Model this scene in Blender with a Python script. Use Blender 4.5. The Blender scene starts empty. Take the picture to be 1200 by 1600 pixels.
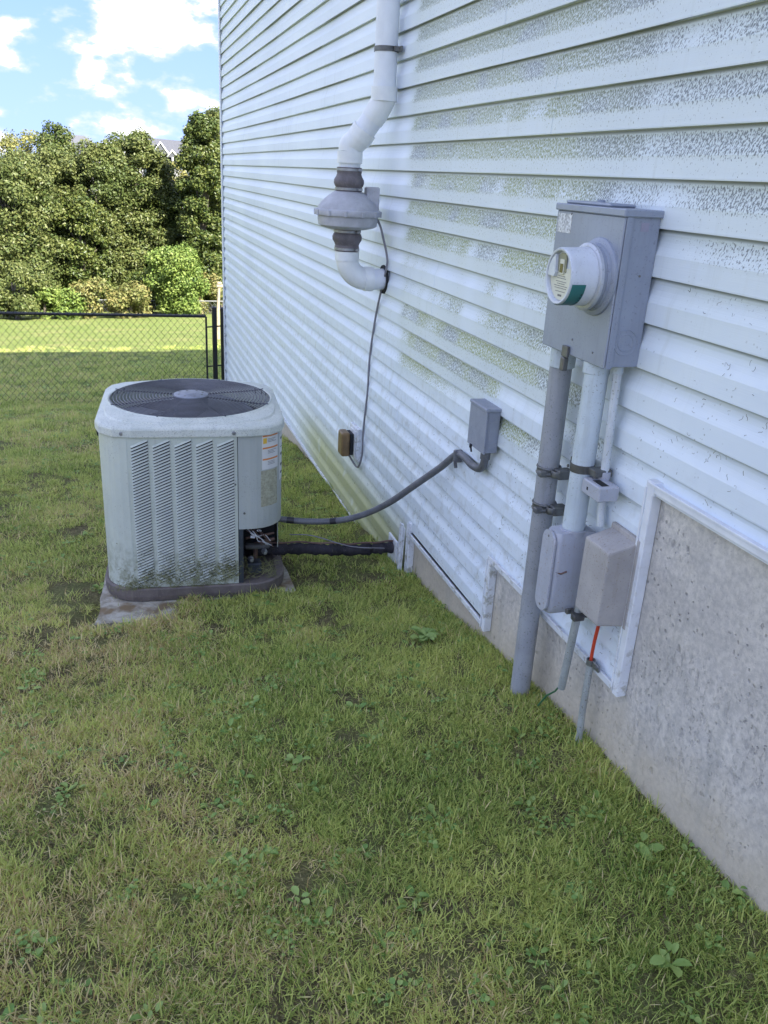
import bpy, bmesh, math, random
import numpy as np
from mathutils import Vector, Matrix, Euler
sc = bpy.context.scene
PI = math.pi
R = math.radians

# ------------------------------------------------------------------ camera
CAM_X = -1.433
yaw, pitch, roll = 0.31493, 0.37654, 0.05567
cy, sy, cp, sp = math.cos(yaw), math.sin(yaw), math.cos(pitch), math.sin(pitch)
fw = Vector((sy*cp, cy*cp, -sp)); rt = Vector((cy, -sy, 0)); up = rt.cross(fw)
r2 = rt*math.cos(roll) + up*math.sin(roll); u2 = -rt*math.sin(roll) + up*math.cos(roll)
cam = bpy.data.cameras.new('camera'); co = bpy.data.objects.new('camera', cam)
sc.collection.objects.link(co)
m = Matrix((r2, u2, -fw)).transposed().to_4x4(); m.translation = Vector((CAM_X, 0, 0)); co.matrix_world = m
cam.sensor_fit = 'VERTICAL'; cam.sensor_height = 36.0; cam.lens = 36.0*1323.75/1600.0
cam.clip_start = 0.05; cam.clip_end = 6000
sc.camera = co

# ------------------------------------------------------------------ world, sun, exposure
SUN = Vector((0.56, -1.02, 1.0)).normalized()
sun_el = math.asin(SUN.z); sun_az = math.atan2(SUN.x, SUN.y)
world = bpy.data.worlds.new('World'); sc.world = world; world.use_nodes = True
wn, wl = world.node_tree.nodes, world.node_tree.links
wn.clear()
SKYTINT = (0.53, 0.555, 0.77, 1)
wo = wn.new('ShaderNodeOutputWorld'); bg = wn.new('ShaderNodeBackground')
sky = wn.new('ShaderNodeTexSky'); sky.sky_type = 'NISHITA'; sky.sun_disc = False
sky.sun_elevation = sun_el; sky.sun_rotation = sun_az
sky.air_density = 1.0; sky.dust_density = 0.6; sky.ozone_density = 1.6
bg.inputs['Strength'].default_value = 0.15
tc = wn.new('ShaderNodeTexCoord')
lift = wn.new('ShaderNodeVectorMath'); lift.operation = 'MULTIPLY_ADD'; wl.new(tc.outputs['Generated'], lift.inputs[0]); lift.inputs[1].default_value = (1, 1, 0.75); lift.inputs[2].default_value = (0, 0, 0.42)
nrmv = wn.new('ShaderNodeVectorMath'); nrmv.operation = 'NORMALIZE'; wl.new(lift.outputs[0], nrmv.inputs[0]); wl.new(nrmv.outputs[0], sky.inputs[0])
sep = wn.new('ShaderNodeSeparateXYZ'); wl.new(tc.outputs['Generated'], sep.inputs[0])
def wmath(op, a, b=None, c=None):
    n = wn.new('ShaderNodeMath'); n.operation = op
    for i, v in enumerate((a, b, c)):
        if v is None: continue
        if isinstance(v, (int, float)): n.inputs[i].default_value = v
        else: wl.new(v, n.inputs[i])
    return n.outputs[0]
cmb = wn.new('ShaderNodeVectorMath'); cmb.operation = 'MULTIPLY_ADD'; wl.new(tc.outputs['Generated'], cmb.inputs[0])
cmb.inputs[1].default_value = (1.0, 1.0, 1.9); cmb.inputs[2].default_value = (1.7, 4.2, 0.35)
n1 = wn.new('ShaderNodeTexNoise'); n1.inputs['Scale'].default_value = 12.5; n1.inputs['Detail'].default_value = 9; n1.inputs['Roughness'].default_value = 0.56
wl.new(cmb.outputs[0], n1.inputs['Vector'])
n2 = wn.new('ShaderNodeTexNoise'); n2.inputs['Scale'].default_value = 30; n2.inputs['Detail'].default_value = 6
wl.new(cmb.outputs[0], n2.inputs['Vector'])
dens = wmath('ADD', n1.outputs[0], wmath('MULTIPLY', n2.outputs[0], 0.35))
mr = wn.new('ShaderNodeMapRange'); mr.interpolation_type = 'SMOOTHSTEP'
wl.new(dens, mr.inputs[0]); mr.inputs[1].default_value = 0.615; mr.inputs[2].default_value = 0.77
cloudcol = wn.new('ShaderNodeMix'); cloudcol.data_type = 'RGBA'
mr2 = wn.new('ShaderNodeMapRange'); wl.new(dens, mr2.inputs[0]); mr2.inputs[1].default_value = 0.70; mr2.inputs[2].default_value = 0.93
wl.new(mr2.outputs[0], cloudcol.inputs[0])
cloudcol.inputs[6].default_value = (1.55, 1.62, 1.85, 1); cloudcol.inputs[7].default_value = (8.5, 8.2, 7.7, 1)
mixc = wn.new('ShaderNodeMix'); mixc.data_type = 'RGBA'
wl.new(wmath('MULTIPLY', mr.outputs[0], 0.88), mixc.inputs[0])
tint = wn.new('ShaderNodeMix'); tint.data_type = 'RGBA'; tint.blend_type = 'MULTIPLY'; tint.inputs[0].default_value = 1
wl.new(sky.outputs[0], tint.inputs[6]); tint.inputs[7].default_value = SKYTINT
hz = wn.new('ShaderNodeMapRange'); wl.new(sep.outputs[2], hz.inputs[0]); hz.inputs[1].default_value = 0.0; hz.inputs[2].default_value = 0.22; hz.inputs[3].default_value = 0.5; hz.inputs[4].default_value = 0.0
hzm = wn.new('ShaderNodeMix'); hzm.data_type = 'RGBA'; wl.new(hz.outputs[0], hzm.inputs[0]); wl.new(tint.outputs[2], hzm.inputs[6]); hzm.inputs[7].default_value = (1.15, 1.38, 1.8, 1)
wl.new(hzm.outputs[2], mixc.inputs[6]); wl.new(cloudcol.outputs[2], mixc.inputs[7])
wl.new(mixc.outputs[2], bg.inputs['Color']); wl.new(bg.outputs[0], wo.inputs[0])
sl = bpy.data.lights.new('sun', 'SUN'); sl.energy = 4.0; sl.angle = R(0.55); sl.color = (1.0, 0.93, 0.80)
so = bpy.data.objects.new('sun', sl); sc.collection.objects.link(so); so.location = (20, -30, 40)
so.rotation_euler = (-SUN).to_track_quat('-Z', 'Y').to_euler()
sc.view_settings.view_transform = 'Standard'; sc.view_settings.look = 'None'
sc.view_settings.exposure = 2.20; sc.view_settings.gamma = 1.0; sc.view_settings.use_curve_mapping = False

# ------------------------------------------------------------------ node helpers
class NT:
    def __init__(s, name, rough=0.6, metal=0.0, spec=0.5):
        s.m = bpy.data.materials.new(name); s.m.use_nodes = True
        s.n, s.l = s.m.node_tree.nodes, s.m.node_tree.links
        s.b = s.n['Principled BSDF']; s.b.inputs['Roughness'].default_value = rough
        s.b.inputs['Metallic'].default_value = metal
        s.b.inputs['Specular IOR Level'].default_value = spec
        s.g = s.n.new('ShaderNodeNewGeometry')
        s.pos = s.g.outputs['Position']
    def _in(s, sock, v):
        if v is None: return
        if isinstance(v, (int, float)): sock.default_value = v
        elif isinstance(v, tuple): sock.default_value = v if len(v) != 3 or len(sock.default_value) == 3 else (*v, 1)
        else: s.l.new(v, sock)
    def math(s, op, a, b=None, c=None, clamp=False):
        n = s.n.new('ShaderNodeMath'); n.operation = op; n.use_clamp = clamp
        for i, v in enumerate((a, b, c)): s._in(n.inputs[i], v)
        return n.outputs[0]
    def xyz(s, v=None):
        n = s.n.new('ShaderNodeSeparateXYZ'); s.l.new(v or s.pos, n.inputs[0]); return n.outputs
    def comb(s, x, y, z):
        n = s.n.new('ShaderNodeCombineXYZ')
        for i, v in enumerate((x, y, z)): s._in(n.inputs[i], v)
        return n.outputs[0]
    def scale(s, vec=None, sx=1, sy_=1, sz=1):
        n = s.n.new('ShaderNodeVectorMath'); n.operation = 'MULTIPLY'
        s.l.new(vec or s.pos, n.inputs[0]); n.inputs[1].default_value = (sx, sy_, sz); return n.outputs[0]
    def noise(s, scale, detail=3, rough=0.5, vec=None, col=False):
        n = s.n.new('ShaderNodeTexNoise'); n.inputs['Scale'].default_value = scale
        n.inputs['Detail'].default_value = detail; n.inputs['Roughness'].default_value = rough
        s.l.new(vec or s.pos, n.inputs['Vector']); return n.outputs[1 if col else 0]
    def voro(s, scale, vec=None, out=0, rnd=1.0):
        n = s.n.new('ShaderNodeTexVoronoi'); n.inputs['Scale'].default_value = scale
        n.inputs['Randomness'].default_value = rnd
        s.l.new(vec or s.pos, n.inputs['Vector']); return n.outputs[out]
    def rng(s, v, a, b, c=0.0, d=1.0, smooth=True):
        n = s.n.new('ShaderNodeMapRange'); n.interpolation_type = 'SMOOTHSTEP' if smooth else 'LINEAR'
        s._in(n.inputs[0], v)
        for i, k in enumerate((a, b, c, d)): s._in(n.inputs[i+1], k)
        return n.outputs[0]
    def mix(s, f, a, b):
        n = s.n.new('ShaderNodeMix'); n.data_type = 'RGBA'
        s._in(n.inputs[0], f); s._in(n.inputs[6], a); s._in(n.inputs[7], b); return n.outputs[2]
    def attr(s, name):
        n = s.n.new('ShaderNodeAttribute'); n.attribute_name = name; return n.outputs
    def col(s, v): s._in(s.b.inputs['Base Color'], v)
    def bump(s, h, strength=0.3, dist=0.002):
        n = s.n.new('ShaderNodeBump'); n.inputs['Strength'].default_value = strength
        n.inputs['Distance'].default_value = dist; s.l.new(h, n.inputs['Height'])
        s.l.new(n.outputs[0], s.b.inputs['Normal'])

def plain(name, c, rough=0.5, metal=0.0, var=0.12, speck=0.0, dirt=(0.12, 0.11, 0.08), dscale=14, bump=0.15, spec=0.5):
    t = NT(name, rough, metal, spec)
    n = t.noise(dscale, 5, 0.6)
    base = t.mix(t.rng(n, 0.3, 0.7), tuple(x*(1-var) for x in c), tuple(min(1, x*(1+var)) for x in c))
    if speck > 0:
        sp_ = t.math('MULTIPLY', t.rng(t.noise(150, 2, 0.6), 0.615, 0.675), t.rng(t.noise(9, 3), 0.30, 0.58))
        base = t.mix(t.math('MULTIPLY', sp_, speck), base, dirt)
        streak = t.rng(t.noise(1, 5, 0.65, vec=t.scale(None, 60, 60, 5)), 0.50, 0.72)
        base = t.mix(t.math('MULTIPLY', streak, 0.35*speck), base, dirt)
    t.col(base)
    t.bump(t.noise(220, 3), bump, 0.0008)
    return t.m

# ------------------------------------------------------------------ mesh helpers
class MB:
    def __init__(s): s.v = []; s.f = []; s.mi = []; s.sm = []
    def add(s, vs, fs, mi=0, smooth=False):
        o = len(s.v); s.v += [tuple(v) for v in vs]
        for f in fs: s.f.append(tuple(i+o for i in f)); s.mi.append(mi); s.sm.append(smooth)
        return s
    def box(s, a, b, bev=0.0, mi=0, mat=None, seg=1):
        bm = bmesh.new(); bmesh.ops.create_cube(bm, size=1)
        c = [(a[i]+b[i])/2 for i in range(3)]; d = [abs(b[i]-a[i]) for i in range(3)]
        for v in bm.verts: v.co = Vector([c[i]+v.co[i]*d[i] for i in range(3)])
        if bev > 0: bmesh.ops.bevel(bm, geom=bm.edges[:], offset=min(bev, min(d)*0.45), segments=seg, affect='EDGES', profile=0.6)
        bm.verts.index_update()
        vs = [(mat @ v.co) if mat else v.co[:] for v in bm.verts]
        s.add(vs, [[v.index for v in f.verts] for f in bm.faces], mi); bm.free(); return s
    def tube(s, pts, r, n=12, mi=0, cap=True, flat=None):
        pts = [Vector(p) for p in pts]; k = len(pts)
        rs = r if isinstance(r, (list, tuple)) else [r]*k
        t0 = (pts[1]-pts[0]).normalized()
        ref = Vector((0, 0, 1)) if abs(t0.z) < 0.9 else Vector((1, 0, 0))
        nrm = t0.cross(ref).normalized(); vs = []
        for i, p in enumerate(pts):
            t = ((pts[min(i+1, k-1)]-pts[i]).normalized() + (pts[i]-pts[max(i-1, 0)]).normalized())
            t = t.normalized() if t.length > 1e-9 else t0
            nrm = (nrm - t*nrm.dot(t)).normalized(); bn = t.cross(nrm)
            for j in range(n):
                a = 2*PI*j/n; vs.append(p + (nrm*math.cos(a)+bn*math.sin(a)*(flat or 1))*rs[i])
        fs = [(i*n+j, i*n+(j+1) % n, (i+1)*n+(j+1) % n, (i+1)*n+j) for i in range(k-1) for j in range(n)]
        s.add(vs, fs, mi, True)
        if cap: s.add([vs[j] for j in range(n)], [tuple(range(n-1, -1, -1))], mi); s.add([vs[(k-1)*n+j] for j in range(n)], [tuple(range(n))], mi)
        return s
    def lathe(s, prof, n=40, origin=(0, 0, 0), axis=(0, 0, 1), mi=0, smooth=True):
        ax = Vector(axis).normalized(); u = ax.cross(Vector((0, 1, 0)) if abs(ax.y) < 0.9 else Vector((1, 0, 0))).normalized(); w = ax.cross(u)
        o = Vector(origin); vs = []
        for (r, h) in prof:
            for j in range(n):
                a = 2*PI*j/n; vs.append(o + ax*h + (u*math.cos(a)+w*math.sin(a))*max(r, 1e-5))
        k = len(prof)
        fs = [(i*n+j, i*n+(j+1) % n, (i+1)*n+(j+1) % n, (i+1)*n+j) for i in range(k-1) for j in range(n)]
        return s.add(vs, fs, mi, smooth)
    def prism(s, poly, z0, z1, mi=0, smooth=False):
        n = len(poly); vs = [(x, y, z0) for x, y in poly]+[(x, y, z1) for x, y in poly]
        fs = [(i, (i+1) % n, n+(i+1) % n, n+i) for i in range(n)]
        s.add(vs, fs, mi, smooth); s.add(vs, [tuple(range(n-1, -1, -1)), tuple(range(n, 2*n))], mi); return s
    def xform(s, mat): s.v = [tuple(mat @ Vector(v)) for v in s.v]; return s
    def mesh(s, name, mats):
        me = bpy.data.meshes.new(name); me.from_pydata(s.v, [], s.f)
        for mm in (mats if isinstance(mats, (list, tuple)) else [mats]): me.materials.append(mm)
        me.polygons.foreach_set('material_index', s.mi); me.polygons.foreach_set('use_smooth', s.sm)
        bm = bmesh.new(); bm.from_mesh(me); bmesh.ops.remove_doubles(bm, verts=bm.verts, dist=1e-6)
        bmesh.ops.recalc_face_normals(bm, faces=bm.faces)
        for e in bm.edges:
            lf = e.link_faces
            if len(lf) == 2 and (lf[0].smooth or lf[1].smooth) and (not (lf[0].smooth and lf[1].smooth) or lf[0].normal.dot(lf[1].normal) < 0.72): e.smooth = False
        bm.to_mesh(me); bm.free()
        return me
    def build(s, name, mats, parent=None, **kw): return link(name, s.mesh(name, mats), parent, **kw)

def link(name, me, parent=None, **kw):
    o = bpy.data.objects.new(name, me); sc.collection.objects.link(o)
    if parent: o.parent = parent
    for k, v in kw.items(): o[k] = v
    return o
def tag(o, label, cat, group=None):
    o['label'] = label; o['category'] = cat
    if group: o['group'] = group
    return o
def thing(name, label, cat, loc=(0, 0, 0), rz=0.0, group=None):
    o = bpy.data.objects.new(name, None); sc.collection.objects.link(o); o.empty_display_size = 0.1
    o.location = loc; o.rotation_euler = (0, 0, rz); return tag(o, label, cat, group)
def struct(o): o['kind'] = 'structure'; return o
def smooth_path(pts, n=8):
    p = [Vector(q) for q in pts]; p = [p[0]*2-p[1]]+p+[p[-1]*2-p[-2]]; out = []
    for i in range(1, len(p)-2):
        for k in range(n):
            t = k/n; a, b, c, d = p[i-1], p[i], p[i+1], p[i+2]
            out.append(0.5*((2*b)+(c-a)*t+(2*a-5*b+4*c-d)*t*t+(3*b-a-3*c+d)*t**3))
    out.append(p[-2]); return out

# ------------------------------------------------------------------ terrain height
GY = [-400, -30, -6, 0, 1.2, 2.3, 3.0, 3.6, 4.3, 5, 6, 7, 8, 10, 12, 14, 42, 80, 160, 3000]
GZ = [-1.0, -1.3, -1.56, -1.635, -1.695, -1.768, -1.875, -1.95, -2.04, -2.12, -2.18, -2.25, -2.40, -2.74, -3.08, -3.38, -6.4, -9.0, -11, -11]
def gz(x, y):
    z = np.interp(y, GY, GZ)
    near = np.clip((14-np.abs(np.asarray(y)-4))/6, 0, 1)*np.clip((8-np.abs(x))/4, 0, 1)
    b = 0.014*np.sin(x*3.1+y*1.3)+0.010*np.sin(x*1.2-y*4.3+1)+0.006*np.sin(x*9+y*7)
    z = z + b*near
    pdm = np.clip((0.62-np.abs(np.asarray(x)+1.09))/0.08, 0, 1)*np.clip((0.70-np.abs(np.asarray(y)-4.27))/0.08, 0, 1)
    z = z - 0.045*pdm*np.maximum(np.clip((-1.16-np.asarray(x))/0.10, 0, 1)*np.clip((4.02-np.asarray(y))/0.08, 0, 1), np.clip((0.46-np.abs(np.asarray(x)+1.09))/0.03, 0, 1)*np.clip((np.asarray(y)-3.80)/0.06, 0, 1))
    z = z - 0.035*np.clip(-np.asarray(x)-0.05, 0, 0.25)*4*0.8
    return z

rng = np.random.default_rng(11); random.seed(5)

# materials -------------------------------------------------------
E_ = 0.127; Z0 = 0.033   # siding course height and one lip height
def vinyl():
    t = NT('vinyl_siding', 0.42, 0, 0.4)
    X = t.xyz(); y, z = X[1], X[2]
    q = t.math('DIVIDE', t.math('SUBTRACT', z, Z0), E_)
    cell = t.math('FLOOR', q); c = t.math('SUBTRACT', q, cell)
    base = t.mix(t.rng(t.noise(0.9, 4), 0.3, 0.7), (0.66, 0.735, 0.79), (0.72, 0.795, 0.84))
    vec2 = t.comb(0.0, y, z)
    # colony regions: long patches per course, ragged ends
    reg = t.noise(1.0, 3, 0.6, vec=t.comb(t.math('MULTIPLY', cell, 5.37), t.math('MULTIPLY', y, 1.15), 0.0))
    vert = t.noise(1.0, 2, 0.5, vec=t.comb(3.0, t.math('MULTIPLY', y, 2.6), t.math('MULTIPLY', z, 0.45)))
    prof = t.math('MULTIPLY', t.math('ADD', t.math('MULTIPLY', t.rng(c, 0.30, 0.52), 0.62), t.rng(c, 0.02, 0.12, 0, 0.38)), t.rng(c, 1.0, 0.86))
    # zones
    zA = t.math('MULTIPLY', t.rng(y, 4.42, 4.25), t.rng(y, 1.95, 2.35))
    zA = t.math('MULTIPLY', zA, t.rng(z, -1.15, -0.85))
    zB = t.math('MULTIPLY', t.rng(y, 2.7, 2.1), t.rng(z, -0.55, 0.02))
    zB = t.math('MULTIPLY', zB, 0.9)
    zC = t.math('MULTIPLY', t.rng(y, 4.6, 4.9), t.rng(z, 0.45, 1.3)); zC = t.math('MULTIPLY', zC, 0.62)
    zone = t.math('MAXIMUM', t.math('MAXIMUM', zA, zB), zC)
    top = t.rng(z, -0.5, 0.4, 0.0, 0.16)
    reg2 = t.math('ADD', t.math('ADD', t.math('MULTIPLY', reg, 0.75), t.math('MULTIPLY', vert, 0.25)), top)
    amount = t.math('MULTIPLY', t.rng(reg2, 0.36, 0.56), zone)
    dens_ = t.math('MULTIPLY', amount, t.math('ADD', t.math('MULTIPLY', prof, 0.75), 0.28))
    sp1 = t.noise(1.0, 3, 0.65, vec=t.scale(vec2, 1, 165, 105))
    thr = t.rng(dens_, 0.0, 1.0, 0.80, 0.46, smooth=False)
    spk = t.rng(t.math('SUBTRACT', sp1, thr), 0.0, 0.05)
    spk = t.math('MULTIPLY', spk, t.rng(dens_, 0.02, 0.15))
    gcol = t.mix(t.math('MULTIPLY', t.rng(t.noise(3.5, 3), 0.34, 0.54), t.math('MULTIPLY', t.rng(z, 1.0, -0.3, 0.35, 1.0), t.rng(y, 2.1, 2.9))), (0.17, 0.195, 0.19), (0.25, 0.29, 0.09))
    base = t.mix(t.math('MULTIPLY', dens_, 0.42), base, (0.45, 0.50, 0.37))
    base = t.mix(t.math('MULTIPLY', spk, 0.95), base, gcol)
    # moss olive film on lowest courses at the middle of the wall
    film = t.math('MULTIPLY', t.rng(z, -1.66, -1.95), t.rng(y, 7.4, 6.0))
    film = t.math('MULTIPLY', film, t.rng(t.noise(5, 4), 0.15, 0.42))
    base = t.mix(t.math('MULTIPLY', film, 0.85), base, (0.34, 0.35, 0.12))
    film2 = t.math('MULTIPLY', t.rng(z, -0.5, -1.3), t.rng(t.noise(16, 5, 0.65), 0.48, 0.72))
    base = t.mix(t.math('MULTIPLY', film2, 0.42), base, (0.36, 0.37, 0.30))
    # dark band painted under the lips to deepen their shadow line, plus grime
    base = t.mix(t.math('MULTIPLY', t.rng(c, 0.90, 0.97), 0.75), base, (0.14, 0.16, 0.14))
    drip = t.math('MULTIPLY', t.rng(t.noise(1.0, 4, 0.65, vec=t.comb(1.0, t.math('MULTIPLY', y, 26), t.math('MULTIPLY', z, 1.3))), 0.52, 0.74), t.rng(t.noise(0.8, 3), 0.38, 0.6))
    base = t.mix(t.math('MULTIPLY', drip, 0.28), base, (0.42, 0.46, 0.40))
    # splashed dots
    dots = t.math('MULTIPLY', t.rng(t.voro(48, vec=vec2), 0.17, 0.08), t.rng(t.noise(7, 2), 0.48, 0.62))
    dots = t.math('MULTIPLY', dots, t.rng(z, 0.1, -1.2, 0.10, 0.9))
    base = t.mix(dots, base, (0.13, 0.14, 0.12))
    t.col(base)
    grain = t.noise(1.0, 4, 0.6, vec=t.scale(vec2, 1, 5, 330))
    wav = t.noise(1.0, 2, 0.5, vec=t.scale(vec2, 1, 1.1, 5))
    h = t.math('ADD', t.math('MULTIPLY', grain, 0.0009), t.math('MULTIPLY', wav, 0.006))
    t.bump(h, 0.55, 1.0)
    return t.m
M = {}
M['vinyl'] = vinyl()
def trimmat():
    t = NT('white_trim', 0.45)
    X = t.xyz()
    base = t.mix(t.rng(t.noise(12, 4), 0.3, 0.7), (0.66, 0.69, 0.72), (0.74, 0.77, 0.79))
    d = t.math('MULTIPLY', t.rng(t.noise(26, 5, 0.7), 0.50, 0.66), t.rng(X[2], -0.8, -1.6, 0.05, 0.75))
    base = t.mix(d, base, (0.30, 0.29, 0.22)); t.col(base); t.bump(t.noise(60, 4), 0.2, 0.001); return t.m
M['trim'] = trimmat()
M['siding_plain'] = plain('plain_vinyl', (0.68, 0.70, 0.72), 0.5)
def concrete():
    t = NT('poured_concrete', 0.92, 0, 0.25)
    X = t.xyz(); y, z = X[1], X[2]
    a = t.rng(t.noise(2.2, 5, 0.6), 0.3, 0.7); b = t.noise(55, 6, 0.7)
    base = t.mix(a, (0.58, 0.55, 0.49), (0.71, 0.675, 0.605))
    base = t.mix(t.rng(t.noise(9, 6, 0.7), 0.35, 0.68), t.mix(0.22, base, (0.25, 0.25, 0.26)), base)
    base = t.mix(t.rng(b, 0.35, 0.65), t.mix(0.35, base, (0.20, 0.20, 0.20)), base)
    v = t.comb(0.0, t.math('MULTIPLY', y, 1.0), z)
    warp = t.noise(22, 3, 0.6, col=True)
    vv = t.n.new('ShaderNodeVectorMath'); vv.operation = 'MULTIPLY_ADD'; t.l.new(warp, vv.inputs[0]); vv.inputs[1].default_value = (0.03, 0.03, 0.03); t.l.new(v, vv.inputs[2])
    p1 = t.math('MULTIPLY', t.rng(t.voro(42, vec=vv.outputs[0]), 0.23, 0.12), t.rng(t.noise(3.4, 3), 0.42, 0.56))
    p2 = t.math('MULTIPLY', t.rng(t.voro(11, vec=vv.outputs[0]), 0.15, 0.06), t.rng(t.noise(19, 3), 0.40, 0.55))
    ridge = t.math('MULTIPLY', t.rng(t.noise(38, 4, 0.7, vec=t.scale(None, 1, 1.4, 0.75)), 0.54, 0.60), t.rng(t.noise(2.6, 3), 0.46, 0.58))
    fine = t.rng(t.noise(150, 3, 0.7), 0.60, 0.68)
    pit = t.math('MAXIMUM', t.math('MAXIMUM', p1, p2), t.math('MULTIPLY', ridge, 0.5))
    base = t.mix(t.math('MULTIPLY', fine, 0.4), base, (0.22, 0.22, 0.23))
    base = t.mix(t.math('MULTIPLY', pit, 0.5), base, (0.12, 0.12, 0.125))
    gl = t.math('MULTIPLY_ADD', y, -0.10, -1.52)      # rough grade line
    h = t.math('SUBTRACT', z, gl)
    band = t.rng(t.math('ADD', h, t.math('MULTIPLY', t.noise(6, 4), 0.22)), 0.40, 0.12)
    base = t.mix(t.math('MULTIPLY', band, 0.6), base, (0.50, 0.43, 0.30))
    st = t.rng(t.noise(1, 4, 0.6, vec=t.scale(None, 1, 9, 1.2)), 0.52, 0.75)
    base = t.mix(t.math('MULTIPLY', st, 0.3), base, (0.24, 0.25, 0.23))
    t.col(base)
    hh = t.math('SUBTRACT', t.math('ADD', t.math('MULTIPLY', b, 0.5), t.noise(14, 4)), t.math('MULTIPLY', pit, 0.9))
    t.bump(hh, 0.7, 0.0045); return t.m
M['concrete'] = concrete()
M['pad'] = None
def padmat():
    t = NT('worn_pad_concrete', 0.95, 0, 0.2)
    base = t.mix(t.rng(t.noise(18, 6, 0.7), 0.35, 0.65), (0.25, 0.23, 0.18), (0.46, 0.44, 0.37))
    base = t.mix(t.rng(t.noise(7, 4), 0.52, 0.66), base, (0.20, 0.15, 0.09))
    t.col(base); t.bump(t.noise(60, 5, 0.7), 0.8, 0.006); return t.m
M['pad'] = padmat()
M['pvc'] = plain('white_pvc', (0.70, 0.74, 0.76), 0.38, var=0.04, speck=0.04, bump=0.05)
M['pvc_fit'] = plain('white_pvc_fitting', (0.72, 0.75, 0.73), 0.34, var=0.04, speck=0.06, bump=0.05)
M['rubber'] = plain('grey_rubber_sleeve', (0.135, 0.12, 0.125), 0.65, var=0.2, speck=0.3, dirt=(0.3, 0.3, 0.3))
M['fan'] = plain('weathered_grey_plastic', (0.40, 0.41, 0.43), 0.55, var=0.12, speck=0.35, dirt=(0.22, 0.22, 0.22))
M['steel'] = plain('dull_steel', (0.30, 0.31, 0.32), 0.42, 0.8, var=0.25)
M['steel_dark'] = plain('tarnished_steel', (0.14, 0.145, 0.14), 0.5, 0.6, var=0.35, speck=0.4, dirt=(0.15, 0.08, 0.03))
M['meter'] = plain('grey_enamelled_steel', (0.265, 0.30, 0.36), 0.42, var=0.07, speck=0.5, dirt=(0.15, 0.15, 0.17), dscale=6)
M['meter_ring'] = plain('aluminium_ring', (0.48, 0.51, 0.55), 0.38, 0.3, var=0.08, speck=0.4)
M['meter_body'] = plain('meter_grey_plastic', (0.56, 0.60, 0.64), 0.32, var=0.05, speck=0.35, dirt=(0.2, 0.2, 0.2))
M['glass_plastic'] = plain('clear_cover_rim', (0.66, 0.70, 0.72), 0.18, var=0.03, bump=0.02)
M['cream'] = plain('cream_dial_face', (0.62, 0.62, 0.50), 0.5, var=0.05)
M['khaki'] = plain('khaki_plastic', (0.24, 0.24, 0.16), 0.4, var=0.1)  # even khaki tone of the dial window
M['display'] = plain('brown_display', (0.10, 0.075, 0.035), 0.2, var=0.2)
M['print'] = plain('grey_print', (0.16, 0.16, 0.15), 0.6)
M['green'] = plain('teal_sticker', (0.01, 0.13, 0.115), 0.35, var=0.15)
M['greendark'] = plain('teal_sticker_print', (0.005, 0.03, 0.04), 0.4)
M['pvcgrey'] = plain('grey_pvc_conduit', (0.30, 0.315, 0.335), 0.5, var=0.1, speck=0.7, dirt=(0.14, 0.15, 0.12), dscale=8)
M['pvcpale'] = plain('painted_pale_conduit', (0.50, 0.57, 0.60), 0.5, var=0.07, speck=0.7, dirt=(0.22, 0.24, 0.2), dscale=8)
M['pvcwhite'] = plain('pale_thin_conduit', (0.52, 0.56, 0.57), 0.5, var=0.1, speck=0.9, dirt=(0.2, 0.21, 0.16))
M['lbgrey'] = plain('lavender_grey_fitting', (0.39, 0.41, 0.455), 0.45, var=0.06, speck=0.6, dirt=(0.25, 0.17, 0.10))
M['telecom'] = plain('faded_beige_plastic', (0.37, 0.355, 0.335), 0.75, var=0.10, speck=0.8, dirt=(0.22, 0.19, 0.14), dscale=10)
M['galv'] = plain('galvanised_tube', (0.40, 0.43, 0.42), 0.55, 0.3, var=0.15, speck=0.9, dirt=(0.18, 0.18, 0.13))
M['orange'] = plain('orange_cable', (0.55, 0.055, 0.02), 0.5)
M['hole'] = plain('dark_void', (0.012, 0.013, 0.014), 0.9)
M['bronze'] = plain('bronze_cover', (0.22, 0.145, 0.07), 0.4, 0.3, var=0.25, speck=0.4)
M['wire'] = plain('grey_cable', (0.20, 0.20, 0.22), 0.6, var=0.15)
M['wirew'] = plain('white_cable', (0.55, 0.57, 0.58), 0.6)
M['flex'] = plain('grey_flexible_conduit', (0.115, 0.12, 0.13), 0.5, var=0.2, speck=0.4, dirt=(0.3, 0.3, 0.3))
M['flexlight'] = plain('light_grey_conduit', (0.26, 0.27, 0.30), 0.45, var=0.15, speck=0.3)
M['tape'] = plain('black_tape', (0.018, 0.018, 0.022), 0.45)
M['insul'] = plain('black_foam_insulation', (0.022, 0.020, 0.026), 0.85, var=0.5, speck=0.6, dirt=(0.10, 0.10, 0.09), bump=0.6)
M['disc'] = plain('grey_breaker_box', (0.255, 0.28, 0.33), 0.45, var=0.08, speck=0.4)
M['ac'] = plain('sage_grey_paint', (0.43, 0.495, 0.475), 0.45, var=0.05, speck=0.5, dirt=(0.20, 0.20, 0.17), dscale=5)
M['ac_side'] = plain('sage_grey_panel', (0.33, 0.38, 0.38), 0.42, var=0.06, speck=0.4, dirt=(0.2, 0.2, 0.17), dscale=5)
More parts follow.
